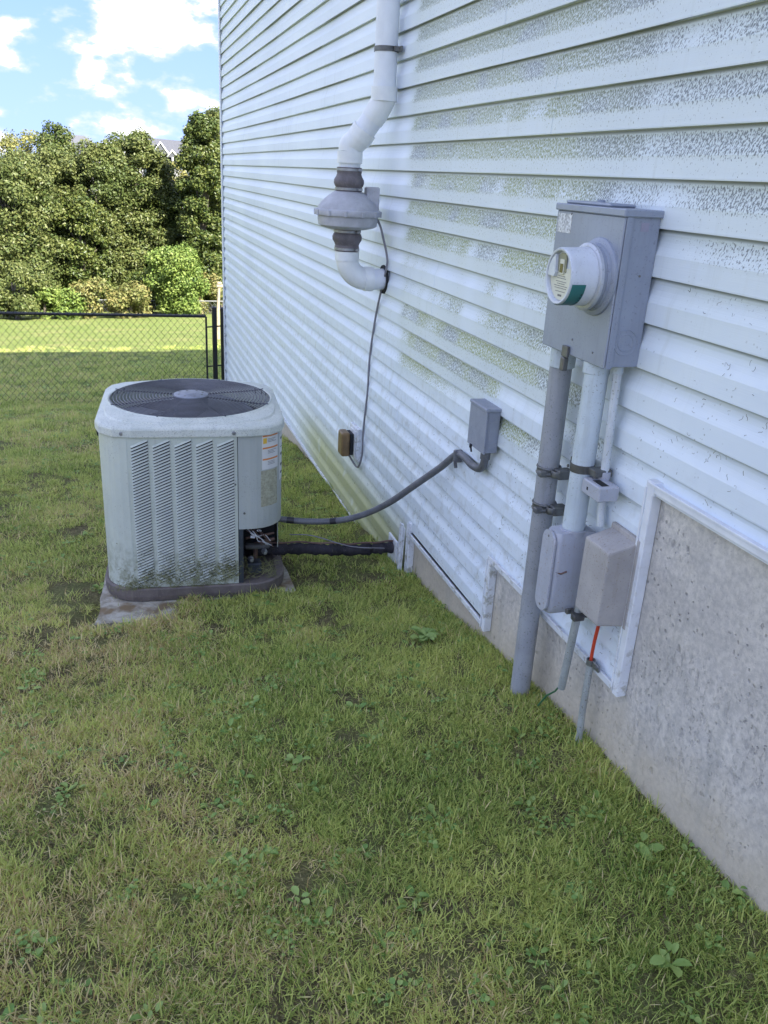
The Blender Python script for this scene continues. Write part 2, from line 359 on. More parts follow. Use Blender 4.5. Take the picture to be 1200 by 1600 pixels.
def acmat(name, c):
    t = NT(name, 0.45)
    X = t.xyz()
    base = t.mix(t.rng(t.noise(5, 5, 0.6), 0.3, 0.7), tuple(v*0.95 for v in c), tuple(v*1.05 for v in c))
    sp = t.math('MULTIPLY', t.rng(t.noise(170, 2, 0.6), 0.63, 0.69), t.rng(t.noise(9, 3), 0.40, 0.62))
    base = t.mix(t.math('MULTIPLY', sp, 0.6), base, (0.16, 0.16, 0.13))
    low = t.math('MULTIPLY', t.rng(X[2], -1.60, -1.93), t.rng(t.noise(24, 6, 0.72), 0.42, 0.62))
    base = t.mix(t.math('MULTIPLY', low, 0.7), base, (0.17, 0.18, 0.10))
    base = t.mix(t.math('MULTIPLY', t.rng(t.noise(1, 5, 0.7, vec=t.scale(None, 45, 45, 3)), 0.5, 0.75), 0.22), base, (0.24, 0.25, 0.22))
    t.col(base); t.bump(t.noise(240, 3), 0.12, 0.0008); return t.m
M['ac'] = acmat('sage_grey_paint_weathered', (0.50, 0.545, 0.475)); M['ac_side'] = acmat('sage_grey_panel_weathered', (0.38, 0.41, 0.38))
def capmat():
    t = NT('weathered_cap_paint', 0.55)
    base = t.mix(t.rng(t.noise(9, 5, 0.6), 0.3, 0.7), (0.52, 0.56, 0.50), (0.62, 0.65, 0.585))
    s_ = t.rng(t.noise(130, 4, 0.75), 0.50, 0.64)
    s_ = t.math('MULTIPLY', s_, t.rng(t.noise(6, 3), 0.3, 0.6, 0.25, 1.0))
    base = t.mix(t.math('MULTIPLY', s_, 0.45), base, (0.24, 0.26, 0.24))
    base = t.mix(t.math('MULTIPLY', t.rng(t.noise(240, 2), 0.64, 0.70), 0.8), base, (0.10, 0.11, 0.09))
    t.col(base); t.bump(t.noise(200, 4), 0.3, 0.001); return t.m
M['cap'] = capmat()
M['grille'] = plain('black_wire', (0.085, 0.09, 0.105), 0.38, var=0.2, spec=0.6)
M['grille_rod'] = plain('dark_grey_rod', (0.05, 0.055, 0.07), 0.45, var=0.2)
M['hub'] = plain('dusty_grey_plate', (0.25, 0.27, 0.31), 0.6, var=0.2, speck=0.6)
M['blade'] = plain('dark_fan_blade', (0.19, 0.205, 0.235), 0.5, var=0.2)
M['black'] = plain('black_interior', (0.012, 0.014, 0.018), 0.7, var=0.3)
M['navy'] = plain('dark_slate_plate', (0.035, 0.045, 0.055), 0.5, var=0.2)
M['pan'] = plain('dirty_brown_pan', (0.135, 0.115, 0.105), 0.8, var=0.22, speck=0.9, dirt=(0.22, 0.2, 0.15), bump=0.5)
M['labelw'] = plain('white_sticker', (0.62, 0.63, 0.61), 0.5, var=0.04)
M['labelo'] = plain('orange_sticker_band', (0.62, 0.22, 0.045), 0.5, var=0.04)
M['labely'] = plain('yellow_sticker_sign', (0.70, 0.45, 0.05), 0.5, var=0.04)
M['labelworn'] = plain('worn_away_sticker', (0.36, 0.36, 0.26), 0.8, var=0.2, speck=1.0, dirt=(0.2, 0.18, 0.1), dscale=60)
M['copper'] = plain('dull_copper', (0.15, 0.095, 0.075), 0.5, 0.5, var=0.3)
M['fence'] = plain('black_vinyl_coat', (0.010, 0.011, 0.014), 0.35, var=0.2, spec=0.5)
M['galvfar'] = plain('old_galvanised_wire', (0.20, 0.21, 0.21), 0.6, 0.3)
M['wood'] = plain('pale_bare_wood', (0.34, 0.28, 0.20), 0.8, var=0.2)
M['bark'] = plain('brown_bark', (0.10, 0.085, 0.065), 0.95, var=0.4, bump=1.0)
M['roof'] = plain('dark_shingle', (0.075, 0.08, 0.095), 0.9, var=0.2)
M['farwall'] = plain('cream_siding_far', (0.26, 0.26, 0.27), 0.8, var=0.05)
M['farwhite'] = plain('white_fascia', (0.75, 0.75, 0.75), 0.6, var=0.03)
M['farwin'] = plain('far_window_glass', (0.04, 0.05, 0.06), 0.1)
M['debris'] = plain('dry_debris_thread', (0.10, 0.10, 0.075), 0.95, var=0.3)
M['clip'] = plain('dried_grass_clippings', (0.18, 0.19, 0.08), 0.9, var=0.4)

def groundmat():
    t = NT('lawn_soil_and_thatch', 0.98, 0, 0.1)
    X = t.xyz(); y = X[1]
    soil = t.mix(t.rng(t.noise(30, 5, 0.7), 0.3, 0.7), (0.075, 0.065, 0.035), (0.20, 0.17, 0.09))
    soil = t.mix(t.rng(t.noise(90, 4, 0.7), 0.45, 0.7), soil, (0.30, 0.27, 0.14))
    g1 = t.mix(t.rng(t.noise(45, 5, 0.7), 0.3, 0.7), (0.11, 0.16, 0.042), (0.22, 0.27, 0.08))
    g1 = t.mix(t.rng(t.noise(1.3, 5, 0.6), 0.45, 0.68), g1, (0.24, 0.25, 0.095))
    streak = t.noise(1, 4, 0.7, vec=t.scale(None, 1.2, 5.0, 1.0))
    g1 = t.mix(t.rng(streak, 0.5, 0.72, 0, 0.5), g1, (0.25, 0.275, 0.09))
    near = t.rng(y, 8.5, 13.0)
    c = t.mix(near, t.mix(t.rng(t.noise(3, 3), 0.35, 0.62), t.mix(0.5, soil, g1), soil), g1)
    t.col(c); t.bump(t.math('ADD', t.noise(60, 5, 0.75), t.noise(14, 4, 0.7)), 1.0, 0.03); return t.m
M['ground'] = groundmat()

def leafmat(name, a, b, c, straw=None, trans=0.25, rough=0.5):
    t = NT(name, rough, 0, 0.12 if straw is not None else 0.3)
    at = t.attr('Col'); s_ = t.n.new('ShaderNodeSeparateColor'); t.l.new(at[0], s_.inputs[0])
    rnd, rnd2 = s_.outputs[0], s_.outputs[1]
    base = t.mix(rnd, a, b)
    base = t.mix(t.rng(t.math('ADD', t.math('MULTIPLY', rnd2, 0.5), t.math('MULTIPLY', t.noise(0.6 if straw is None else 1.7, 3), 0.9)), 0.55, 0.95), base, c)
    if straw:
        X = t.xyz()
        patch = t.math('ADD', t.math('MULTIPLY', t.noise(1.9, 4, 0.6), 1.0), t.rng(X[0], -0.3, -1.6, -0.17, 0.10))
        patch = t.math('ADD', patch, t.rng(X[1], 2.6, 1.2, 0.0, 0.04))
        patch = t.math('ADD', patch, t.rng(X[1], 3.0, 4.6, 0.0, -0.13))
        th = t.rng(patch, 0.37, 0.77, 0.05, 0.72)
        isd = t.rng(t.math('SUBTRACT', th, rnd2), -0.02, 0.05)
        dry = t.mix(rnd, straw[0], straw[1])
        base = t.mix(isd, base, dry)
    t.col(base)
    tr = t.n.new('ShaderNodeBsdfTranslucent'); t.l.new(base, tr.inputs[0])
    mx = t.n.new('ShaderNodeMixShader'); mx.inputs[0].default_value = trans
    t.l.new(t.b.outputs[0], mx.inputs[1]); t.l.new(tr.outputs[0], mx.inputs[2])
    out = [n for n in t.n if n.type == 'OUTPUT_MATERIAL'][0]; t.l.new(mx.outputs[0], out.inputs[0])
    return t.m
M['grass'] = leafmat('grass_blades', (0.075, 0.155, 0.022), (0.56, 0.66, 0.19), (0.62, 0.66, 0.20),
                     straw=((0.40, 0.29, 0.12), (0.97, 0.84, 0.48)), trans=0.45)
M['weed'] = leafmat('broad_weed_leaf', (0.18, 0.32, 0.08), (0.36, 0.48, 0.15), (0.42, 0.54, 0.15), trans=0.35, rough=0.4)
M['tree_a'] = leafmat('olive_green_leaves', (0.050, 0.080, 0.022), (0.135, 0.170, 0.055), (0.165, 0.185, 0.060), trans=0.35, rough=0.42)
M['tree_b'] = leafmat('deep_green_leaves', (0.025, 0.050, 0.012), (0.085, 0.115, 0.030), (0.12, 0.14, 0.035), trans=0.18, rough=0.42)
M['tree_c'] = leafmat('yellowing_leaves', (0.10, 0.12, 0.03), (0.22, 0.23, 0.07), (0.27, 0.25, 0.08), trans=0.25)
M['tree_d'] = leafmat('fresh_green_leaves', (0.065, 0.12, 0.020), (0.16, 0.23, 0.055), (0.20, 0.26, 0.06), trans=0.25)
M['tree_e'] = leafmat('rusty_olive_leaves', (0.08, 0.095, 0.03), (0.18, 0.20, 0.06), (0.25, 0.22, 0.08), trans=0.2)

# ------------------------------------------------------------------ ground sheet
def axis(segs):
    out = []
    for a, b, n in segs: out += list(np.linspace(a, b, n, endpoint=False))
    out.append(segs[-1][1]); return np.array(out)
xs = axis([(-2500, -200, 6), (-200, -30, 8), (-30, -8, 16), (-8, -4, 20), (-4, 0.3, 86), (0.3, 12, 12), (12, 60, 8), (60, 2500, 8)])
ys = axis([(-2500, -100, 5), (-100, -6, 10), (-6, 0, 20), (0, 9, 130), (9, 16, 50), (16, 45, 40), (45, 120, 16), (120, 3000, 12)])
XX, YY = np.meshgrid(xs, ys); ZZ = gz(XX, YY)
ZZ = ZZ + np.where(np.abs(XX) < 6, 1, 0)*rng.normal(0, 0.0025, XX.shape)
vs = np.stack([XX.ravel(), YY.ravel(), ZZ.ravel()], 1); nx = len(xs); fs = []
for j in range(len(ys)-1):
    for i in range(nx-1): a = j*nx+i; fs.append((a, a+1, a+nx+1, a+nx))
me = bpy.data.meshes.new('ground'); me.from_pydata(vs.tolist(), [], fs); me.materials.append(M['ground'])
me.polygons.foreach_set('use_smooth', [True]*len(fs))
struct(link('ground', me))

# ------------------------------------------------------------------ house
house = thing('house', 'white vinyl sided house wall with green mildew specks on a grey concrete foundation', 'house', (0, 0, 0))
def zone_bottom(y):
    return -0.775 if y < 1.945 else -1.445 if y < 2.925 else -1.755 if y < 3.935 else -2.125 if y < 8.0 else -2.95
YB = [-6.0, 1.945, 2.925, 3.935, 8.0, 11.93]
prof = [(0.0185, 0.0004), (0.0, 0.0), (-0.0006, 0.004), (0.0, 0.030), (0.0006, 0.058), (0.0030, 0.066), (0.0085, 0.080), (0.0130, 0.094), (0.0160, 0.108), (0.0172, 0.1268), (0.0175, 0.133)]
def waver(k):
    p = [random.uniform(0, 6.28) for _ in range(4)]
    return lambda y: (0.0011*math.sin(1.7*y+p[0])+0.0007*math.sin(4.1*y+p[1]), 0.0009*math.sin(1.1*y+p[2])+0.0005*math.sin(3.3*y+p[3]))
for k in range(-32, 24):
    zb = Z0 - k*E_; w = waver(k); mb = MB(); any_ = False
    if k % 2 == 0 or k == -32: sq = random.uniform(-5.5, -2.2); seams = [sq+3.6*i for i in range(5)]
    for zi in range(5):
        ya, yb = YB[zi], YB[zi+1]
        zmin = zone_bottom((ya+yb)/2)
        if zb+0.125 <= zmin: continue
        any_ = True; n = max(2, int((yb-ya)/0.22))
        yl = [ya+(yb-ya)*j/n for j in range(n+1)]
        for q in seams:
            if ya+0.05 < q < yb-0.05: yl += [q, q+0.0008]
        yl = sorted(yl); n = len(yl)-1; vs = []
        for y in yl:
            dx, dz = w(y); dx -= 0.0016*(sum(1 for q in seams if y > q+0.0004) % 2)
            for (x, h) in prof: vs.append((x+dx, y, max(zb+h+dz, zmin-0.002)))
        P = len(prof)
        mb.add(vs, [(j*P+i, (j+1)*P+i, (j+1)*P+i+1, j*P+i+1) for j in range(n) for i in range(P-1)], 0, False)
    if any_:
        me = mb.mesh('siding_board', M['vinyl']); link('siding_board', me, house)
# core and foundation
MB().box((0.022, -6, -4.6), (0.30, 11.93, -0.72)).build('foundation_wall', M['concrete'], house)
MB().box((0.022, -6, -0.72), (0.20, 11.93, 4.13)).build('wall', M['siding_plain'], house)
MB().box((0.30, 11.75, -4.6), (9.0, 11.93, 4.13)).build('wall', M['siding_plain'], house)
MB().box((0.30, -6.0, -4.6), (9.0, -5.82, 4.13)).build('wall', M['siding_plain'], house)
MB().box((8.8, -5.82, -4.6), (9.0, 11.75, 4.13)).build('wall', M['siding_plain'], house)
mb = MB().box((-0.018, 11.93, -3.3), (0.10, 12.0, 4.13), 0.004).box((-0.018, 11.905, -3.3), (-0.004, 11.93, 4.13), 0.002); mb.build('corner_post', M['trim'], house)
mb = MB()
e0, e1 = (-0.12, -6.4), (9.4, 12.15)
vs = [(e0[0], e0[1], 4.1), (e1[0], e0[1], 4.1), (e1[0], e1[1], 4.1), (e0[0], e1[1], 4.1), (4.6, -2, 6.3), (4.6, 7.8, 6.3),
      (e0[0], e0[1], 4.26), (e1[0], e0[1], 4.26), (e1[0], e1[1], 4.26), (e0[0], e1[1], 4.26)]
mb.add(vs, [(0, 1, 2, 3), (0, 1, 7, 6), (1, 2, 8, 7), (2, 3, 9, 8), (3, 0, 6, 9), (6, 7, 4), (7, 8, 5, 4), (8, 9, 5), (9, 6, 4, 5)])
mb.build('roof', M['roof'], house)
# channels around the stepped lower edge (face slightly proud)
def channel(ya, yb, za, zb_, horizontal):
    mb = MB()
    if horizontal:
        mb.box((-0.012, ya, za-0.022), (0.021, yb, za), 0.0025)
        mb.box((-0.0165, ya, za-0.001), (-0.0125, yb, za+0.006), 0.001)
        mb.box((-0.006, ya, za-0.029), (0.0215, yb, za-0.0225), 0.001)
    else:
        mb.box((-0.0135, ya, za), (0.0212, ya+0.028, zb_), 0.0025)
        mb.box((-0.0175, ya+0.0282, za+0.01), (-0.0125, ya+0.035, zb_-0.01), 0.001)
    mb.build('trim_channel', M['trim'], house)
channel(-6.0, 1.944, -0.772, 0, True)
channel(1.917, 0, -1.474, -0.772, False)
channel(1.950, 2.921, -1.445, 0, True)
MB().box((-0.0145, 1.912, -0.803), (0.0208, 1.953, -0.762), 0.002).build('trim_corner', M['trim'], house)
channel(2.897, 0, -1.790, -1.447, False)
channel(2.930, 3.90, -1.757, 0, True)
channel(3.905, 0, -2.13, -1.70, False)
channel(3.945, 8.0, -2.125, 0, True)
channel(7.97, 0, -2.98, -2.14, False)
channel(8.01, 11.92, -2.953, 0, True)
# broken corner flap where the line set enters
fl = MB()
fl.box((-0.03, 3.945, -2.07), (-0.026, 4.03, -1.74), 0.001)
fl.box((-0.045, 3.955, -2.10), (-0.031, 3.975, -1.72), 0.002)
fl.xform(Matrix.Translation((0, 3.95, -1.9)) @ Matrix.Rotation(R(4), 4, 'X') @ Matrix.Translation((0, -3.95, 1.9)))
fl.build('loose_trim_flap', M['trim'], house, label='bent white trim flap beside the line set')
fl = MB().box((-0.030, 4.05, -2.06), (-0.018, 4.20, -1.87), 0.004)
fl.build('entry_block', M['trim'], house)

# ------------------------------------------------------------------ radon vent
vent = thing('vent_pipe', 'white pvc vent pipe with a grey dome shaped inline fan, elbow into the wall', 'vent pipe', (-0.22, 4.64, -0.53))
V = lambda *p: (p[0]+0.22, p[1]-4.64, p[2]+0.53)
A0 = V(0.0, 4.63, -0.53)
def pp(a, b, r, name, mat, n=28, seg=None):
    return MB().tube([V(*a), V(*b)], r, n).build(name, mat, vent)
MB().tube([V(0.02, 4.63, -0.53), V(-0.075, 4.632, -0.531)], 0.057, 30).build('wall_stub', M['pvc'], vent)
# black ring standing in for the shaded gap round the pipe
mb = MB(); mb.lathe([(0.058, 0), (0.078, 0), (0.076, 0.012), (0.058, 0.010)], 30, V(0.002, 4.63, -0.53), (-1, 0, 0)); mb.build('dark_gap_ring', M['hole'], vent)
# elbow
def arc(c, r, a0, a1, n, ex, ez):
    return [Vector(c)+Vector(ex)*(r*math.cos(a0+(a1-a0)*i/n))+Vector(ez)*(r*math.sin(a0+(a1-a0)*i/n)) for i in range(n+1)]
ec = V(-0.105, 4.635, -0.42)
el = arc(ec, 0.11, -PI/2, -PI, 10, (1, 0, 0), (0, 0, 1))
MB().tube([V(-0.072, 4.632, -0.53)]+el+[V(-0.215, 4.636, -0.405)], 0.0605, 30).build('elbow', M['pvc_fit'], vent)
mb = MB(); mb.tube([V(-0.068, 4.632, -0.53), V(-0.115, 4.634, -0.53)], 0.0655, 30); mb.build('elbow_socket', M['pvc_fit'], vent)
mb = MB(); mb.tube([V(-0.215, 4.636, -0.435), V(-0.215, 4.637, -0.388)], 0.0655, 30); mb.build('elbow_socket', M['pvc_fit'], vent)
def sleeve(z0, z1, wide_top):
    cx, cyy = -0.217, 4.64; h = z1-z0
    pr = [(0.062, 0), (0.066, 0.002), (0.066, 0.22*h), (0.064, 0.26*h), (0.069, 0.38*h), (0.079, 0.52*h), (0.080, 0.66*h), (0.074, 0.78*h), (0.070, 0.82*h), (0.072, h-0.002), (0.062, h)]
    if not wide_top: pr = [(r, h-a) for r, a in reversed(pr)]
    o = MB().lathe(pr, 36, V(cx, cyy, z0)).build('rubber_sleeve', M['rubber'], vent)
    for zz, rr in ((z0+0.10*h, 0.0665), (z0+0.90*h, 0.0725)):
        if not wide_top: rr = 0.0725 if zz < z0+h/2 else 0.0665
        mb = MB(); mb.lathe([(rr-0.002, -0.006), (rr+0.0015, -0.006), (rr+0.0015, 0.006), (rr-0.002, 0.006)], 36, V(cx, cyy, zz))
        mb.box(Vector(V(cx+0.01+rr*0.3, cyy-rr-0.012, zz-0.006)), Vector(V(cx+0.03+rr*0.3, cyy-rr+0.01, zz+0.006)), 0.002)
        mb.build('clamp_band', M['steel'], o)
sleeve(-0.385, -0.272, True)
sleeve(-0.083, 0.035, False)
fan = MB().lathe([(0.07, -0.275), (0.10, -0.272), (0.140, -0.262), (0.156, -0.253), (0.161, -0.225), (0.161, -0.205), (0.173, -0.204), (0.175, -0.200), (0.175, -0.178), (0.172, -0.174),
                  (0.162, -0.172), (0.158, -0.158), (0.142, -0.136), (0.114, -0.112), (0.090, -0.094), (0.074, -0.084), (0.06, -0.082)], 56, V(-0.217, 4.64, 0)).build('fan_housing', M['fan'], vent)
for i in range(12):
    a = 2*PI*i/12+0.2; c, s_ = math.cos(a), math.sin(a)
    mt = Matrix.Translation(Vector(V(-0.217, 4.64, -0.19))) @ Matrix.Rotation(a, 4, 'Z')
    MB().box((0.172, -0.008, -0.016), (0.181, 0.008, 0.014), 0.002, mat=mt).build('housing_lug', M['fan'], fan)
mb = MB()
for i in range(12):
    a = 2*PI*i/12+0.45
    mt = Matrix.Translation(Vector(V(-0.217, 4.64, -0.126))) @ Matrix.Rotation(a, 4, 'Z') @ Matrix.Rotation(R(38), 4, 'Y')
    mb.box((0.095, -0.003, 0.055), (0.158, 0.003, 0.062), 0, mat=mt)
MB().box(V(-0.06, 4.585, -0.175), V(-0.13, 4.65, -0.055), 0.006).build('wiring_box', M['fan'], vent)
# offset above
zt = 0.035
MB().tube([V(-0.217, 4.64, 0.030), V(-0.217, 4.64, 0.075)], 0.057, 30).build('pipe_nipple', M['pvc'], vent)
MB().tube([V(-0.217, 4.64, 0.055), V(-0.217, 4.64, 0.112)], 0.0662, 30).build('elbow_socket', M['pvc_fit'], vent)
b0, b1 = Vector((-0.217, 4.64, 0.112)), Vector((-0.075, 4.555, 0.345))
dirn = (b1-b0).normalized()
s1 = b0+Vector((0, 0, 0.02)); 
pth = smooth_path([V(*b0), V(*(b0+Vector((0.004, -0.002, 0.03)))), V(*(b0+dirn*0.075)), V(*(b0+dirn*0.115))], 6)
MB().tube(pth, 0.0605, 30).build('elbow', M['pvc_fit'], vent)
MB().tube([V(*(b0+dirn*0.075)), V(*(b0+dirn*0.130))], 0.0662, 30).build('elbow_socket', M['pvc_fit'], vent)
MB().tube([V(*(b0+dirn*0.10)), V(*(b0+dirn*0.20))], 0.057, 30).build('pipe_nipple', M['pvc'], vent)
pth = smooth_path([V(*(b0+dirn*0.19)), V(*(b0+dirn*0.235)), V(*(b1+Vector((0.003, 0, 0.02)))), V(-0.072, 4.553, 0.39)], 6)
MB().tube(pth, 0.0605, 30).build('elbow', M['pvc_fit'], vent)
MB().tube([V(-0.072, 4.553, 0.352), V(-0.072, 4.553, 0.418)], 0.0662, 30).build('elbow_socket', M['pvc_fit'], vent)
MB().tube([V(-0.072, 4.553, 0.40), V(-0.072, 4.553, 4.6)], 0.0572, 32).build('riser_pipe', M['pvc'], vent)
mb = MB(); mb.lathe([(0.0575, -0.012), (0.0605, -0.012), (0.0605, 0.012), (0.0575, 0.012)], 36, V(-0.072, 4.553, 0.585))
mb.box(V(-0.024, 4.465, 0.574), V(-0.012, 4.64, 0.598), 0.002); mb.box(V(-0.05, 4.485, 0.575), V(-0.02, 4.50, 0.597), 0.001)
mb.build('pipe_strap', M['steel_dark'], vent)

# ------------------------------------------------------------------ cable from fan to outlet
pts = [(-0.10, 4.60, -0.17), (-0.05, 4.60, -0.24), (-0.03, 4.585, -0.31), (-0.012, 4.56, -0.40), (-0.012, 4.56, -0.47), (-0.010, 4.68, -0.66), (-0.008, 4.75, -0.80), (-0.008, 4.80, -0.95),
       (-0.008, 4.82, -1.06), (-0.006, 4.83, -1.2), (-0.01, 4.85, -1.35), (-0.012, 4.87, -1.5), (-0.012, 4.87, -1.62), (-0.02, 4.89, -1.70), (-0.02, 4.95, -1.735), (-0.03, 5.02, -1.72), (-0.06, 5.08, -1.66)]
cab = MB().tube(smooth_path(pts, 5), 0.0062, 8).build('power_cable', M['wire'])
tag(cab, 'thin grey cable running down the siding from the vent fan to the bronze outlet', 'cable')
for (y, z) in ((4.575, -0.385), (4.87, -1.10)):
    pass
# ------------------------------------------------------------------ outlet
ol = thing('outdoor_outlet', 'small bronze covered outdoor outlet on a white mounting block low on the siding', 'outlet', (0, 5.03, -1.60))
blk = MB().box((-0.026, -0.085, -0.105), (0.012, 0.10, 0.115), 0.005); blk.build('mounting_block', M['trim'], ol)
MB().box((-0.034, -0.065, -0.088), (-0.0265, 0.078, 0.095), 0.003).build('mounting_plate', M['trim'], ol)
MB().box((-0.058, -0.035, -0.07), (-0.0345, 0.062, 0.072), 0.004).build('gasket', M['black'], ol)
cv_ = MB().box((-0.115, -0.040, -0.078), (-0.0585, 0.066, 0.080), 0.018, seg=3); cv_.build('outlet_cover', M['bronze'], ol)

# ------------------------------------------------------------------ meter box
mt_ = thing('electric_meter_box', 'tall grey electric meter box with a round dial meter on its front', 'meter box', (0, 2.30, -0.475))
bx0, bx1, bz = -0.193, 0.192, 0.42
MB().box((-0.106, bx0+0.003, 0.0), (0.0, bx1-0.003, bz), 0.002).build('box_body', M['meter'], mt_)
# front cover with a narrow side flange
cvr = MB(); cvr.box((-0.1135, bx0, -0.004), (-0.1065, bx1, bz-0.012), 0.003)
cvr.box((-0.108, bx0-0.003, -0.004), (-0.088, bx0, bz-0.012), 0.001)
cvr.build('front_cover', M['meter'], mt_)
lid = MB(); lid.box((-0.120, bx0-0.006, bz-0.012), (0.004, bx1+0.004, bz+0.008), 0.003)
lid.box((-0.105, bx0+0.10, bz+0.0085), (-0.02, bx1-0.03, bz+0.018), 0.004)
lid.lathe([(0.012, 0), (0.012, 0.006), (0.0, 0.007)], 12, (-0.05, 0.05, bz+0.018)); lid.build('top_cap', M['meter'], mt_)
# meter socket ring, body, dial
mc = (-0.1135, -0.09, 0.240)
MB().lathe([(0.108, 0.0), (0.107, 0.006), (0.100, 0.011), (0.094, 0.012), (0.092, 0.020), (0.089, 0.021), (0.088, 0.03), (0.0, 0.03)], 56, mc, (-1, 0, 0)).build('socket_hub', M['meter'], mt_)
MB().lathe([(0.084, 0.030), (0.0925, 0.031), (0.0925, 0.040), (0.088, 0.043), (0.082, 0.043)], 56, mc, (-1, 0, 0)).build('sealing_ring', M['meter_ring'], mt_)
met = MB(); met.lathe([(0.0815, 0.032), (0.0815, 0.048), (0.080, 0.052), (0.0785, 0.112), (0.078, 0.120), (0.075, 0.1245), (0.070, 0.1235), (0.0685, 0.1195)], 56, mc, (-1, 0, 0)).lathe([(0.0685, 0.1195), (0.067, 0.110), (0.0, 0.110)], 56, mc, (-1, 0, 0))
metobj = met.build('electric_meter', M['meter_body'], mt_)
fx = mc[0]-0.1105
def disc(name, pts, x, d, mat, parent, **kw):
    mb = MB(); n = len(pts); f = [(x-d, mc[1]+a, mc[2]+b) for a, b in pts]; bk = [(x, mc[1]+a, mc[2]+b) for a, b in pts]
    mb.add(f+bk, [tuple(range(n)), tuple(range(2*n-1, n-1, -1))]+[(i, (i+1) % n, n+(i+1) % n, n+i) for i in range(n)]); return mb.build(name, mat, parent, **kw)
circ = lambda r, a0, a1, n: [(r*math.cos(a0+(a1-a0)*i/n), r*math.sin(a0+(a1-a0)*i/n)) for i in range(n+1)]
# dial plate: lower circular segment plus tall middle, khaki window above
disc('dial_plate', circ(0.066, R(-200), R(20), 24), fx+0.0004, 0.002, M['cream'], metobj)
disc('dial_window', [(0.024, 0.012), (0.028, 0.055), (0.010, 0.063), (-0.015, 0.062), (-0.020, 0.050), (-0.022, 0.012)], fx-0.0017, 0.002, M['khaki'], metobj)
disc('dial_shield', [(0.066, -0.002), (0.060, 0.026), (0.045, 0.047), (0.030, 0.057), (0.027, 0.040), (0.024, 0.008), (0.030, -0.004)], fx-0.002, 0.010, M['meter_body'], metobj)
disc('display_frame', [(-0.012, 0.006), (0.012, 0.006), (0.012, 0.046), (-0.012, 0.046)], fx-0.0038, 0.002, M['cream'], metobj)
disc('display', [(-0.0085, 0.010), (0.0085, 0.010), (0.0085, 0.034), (-0.0085, 0.034)], fx-0.0059, 0.001, M['display'], metobj)
pr = MB()
for i, (zz, w) in enumerate(((0.000, 0.020), (-0.006, 0.026), (-0.015, 0.030), (-0.021, 0.022), (-0.027, 0.038), (-0.033, 0.034), (-0.042, 0.028))):
    y0 = -w
    while y0 < w:
        l = random.uniform(0.003, 0.009)
        pr.box((fx-0.0022, mc[1]+y0, mc[2]+zz-0.0009), (fx-0.0014, mc[1]+min(w, y0+l), mc[2]+zz+0.0009)); y0 += l+0.002
pr.box((fx-0.0022, mc[1]-0.011, mc[2]-0.0555), (fx-0.0014, mc[1]+0.011, mc[2]-0.050))
pr.build('dial_print', M['print'], metobj)
# teal sticker wrapped round lower near side of the can (camera side = -y)
st = MB(); vs = []; n = 16; rr = 0.0797
for i in range(n+1):
    a = R(-100+90*i/n)   # from bottom towards the near side
    yy, zz = -math.cos(a+0)*rr, math.sin(a)*rr
    for h in (0.076, 0.1195): vs.append((mc[0]-h, mc[1]+yy, mc[2]+zz))
st.add(vs, [(2*i, 2*i+1, 2*i+3, 2*i+2) for i in range(n)], 0, True); st.build('teal_sticker', M['green'], metobj)
st = MB()
for i in range(7):
    a = R(-80+8*i); yy, zz = -math.cos(a)*(rr+0.0005), math.sin(a)*(rr+0.0005)
    mtx = Matrix.Translation((mc[0]-0.081, mc[1]+yy, mc[2]+zz)) @ Matrix.Rotation(-a, 4, 'X')
    st.box((-0.002, -0.0004, -0.0025), (0.002, 0.0004, 0.0025), 0, mat=mtx)
st.build('sticker_print', M['greendark'], metobj)
# side knockout rings, stickers, screws, latch
kn = MB()
for r in (0.036, 0.024): kn.lathe([(r-0.0012, 0), (r, 0.0012), (r+0.0012, 0)], 40, (-0.052, bx0+0.003, 0.07), (0, -1, 0))
kn.build('knockout_rings', M['meter'], mt_)
MB().box((-0.060, bx0+0.0022, 0.372), (-0.035, bx0+0.0028, 0.395)).build('faded_side_sticker', plain('faded_sticker', (0.30, 0.29, 0.36), 0.6), mt_)
MB().box((-0.1142, 0.095, 0.345), (-0.1136, 0.182, 0.400)).build('worn_front_sticker', plain('peeling_sticker', (0.52, 0.54, 0.54), 0.6, speck=1, dirt=(0.2, 0.2, 0.2), dscale=120, var=0.45), mt_)
sc_ = MB()
for (y, z) in ((-0.125, 0.03), (0.0, 0.045), (0.1, 0.40)): sc_.lathe([(0.003, 0), (0.003, 0.002), (0, 0.0025)], 10, (-0.1135, y, z), (-1, 0, 0))
sc_.lathe([(0.0035, 0), (0.003, 0.002), (0, 0.002)], 10, (-0.04, bx0+0.003, 0.255), (0, -1, 0)); sc_.build('screw_heads', M['print'], mt_, kind='stuff')
lt = MB(); lt.box((-0.124, 0.005, -0.012), (-0.114, 0.04, 0.022), 0.002); lt.box((-0.128, 0.012, -0.055), (-0.110, 0.035, -0.013), 0.003); lt.box((-0.1285, 0.016, -0.034), (-0.1279, 0.031, -0.018))
lt.build('sealing_latch', M['steel_dark'], mt_)

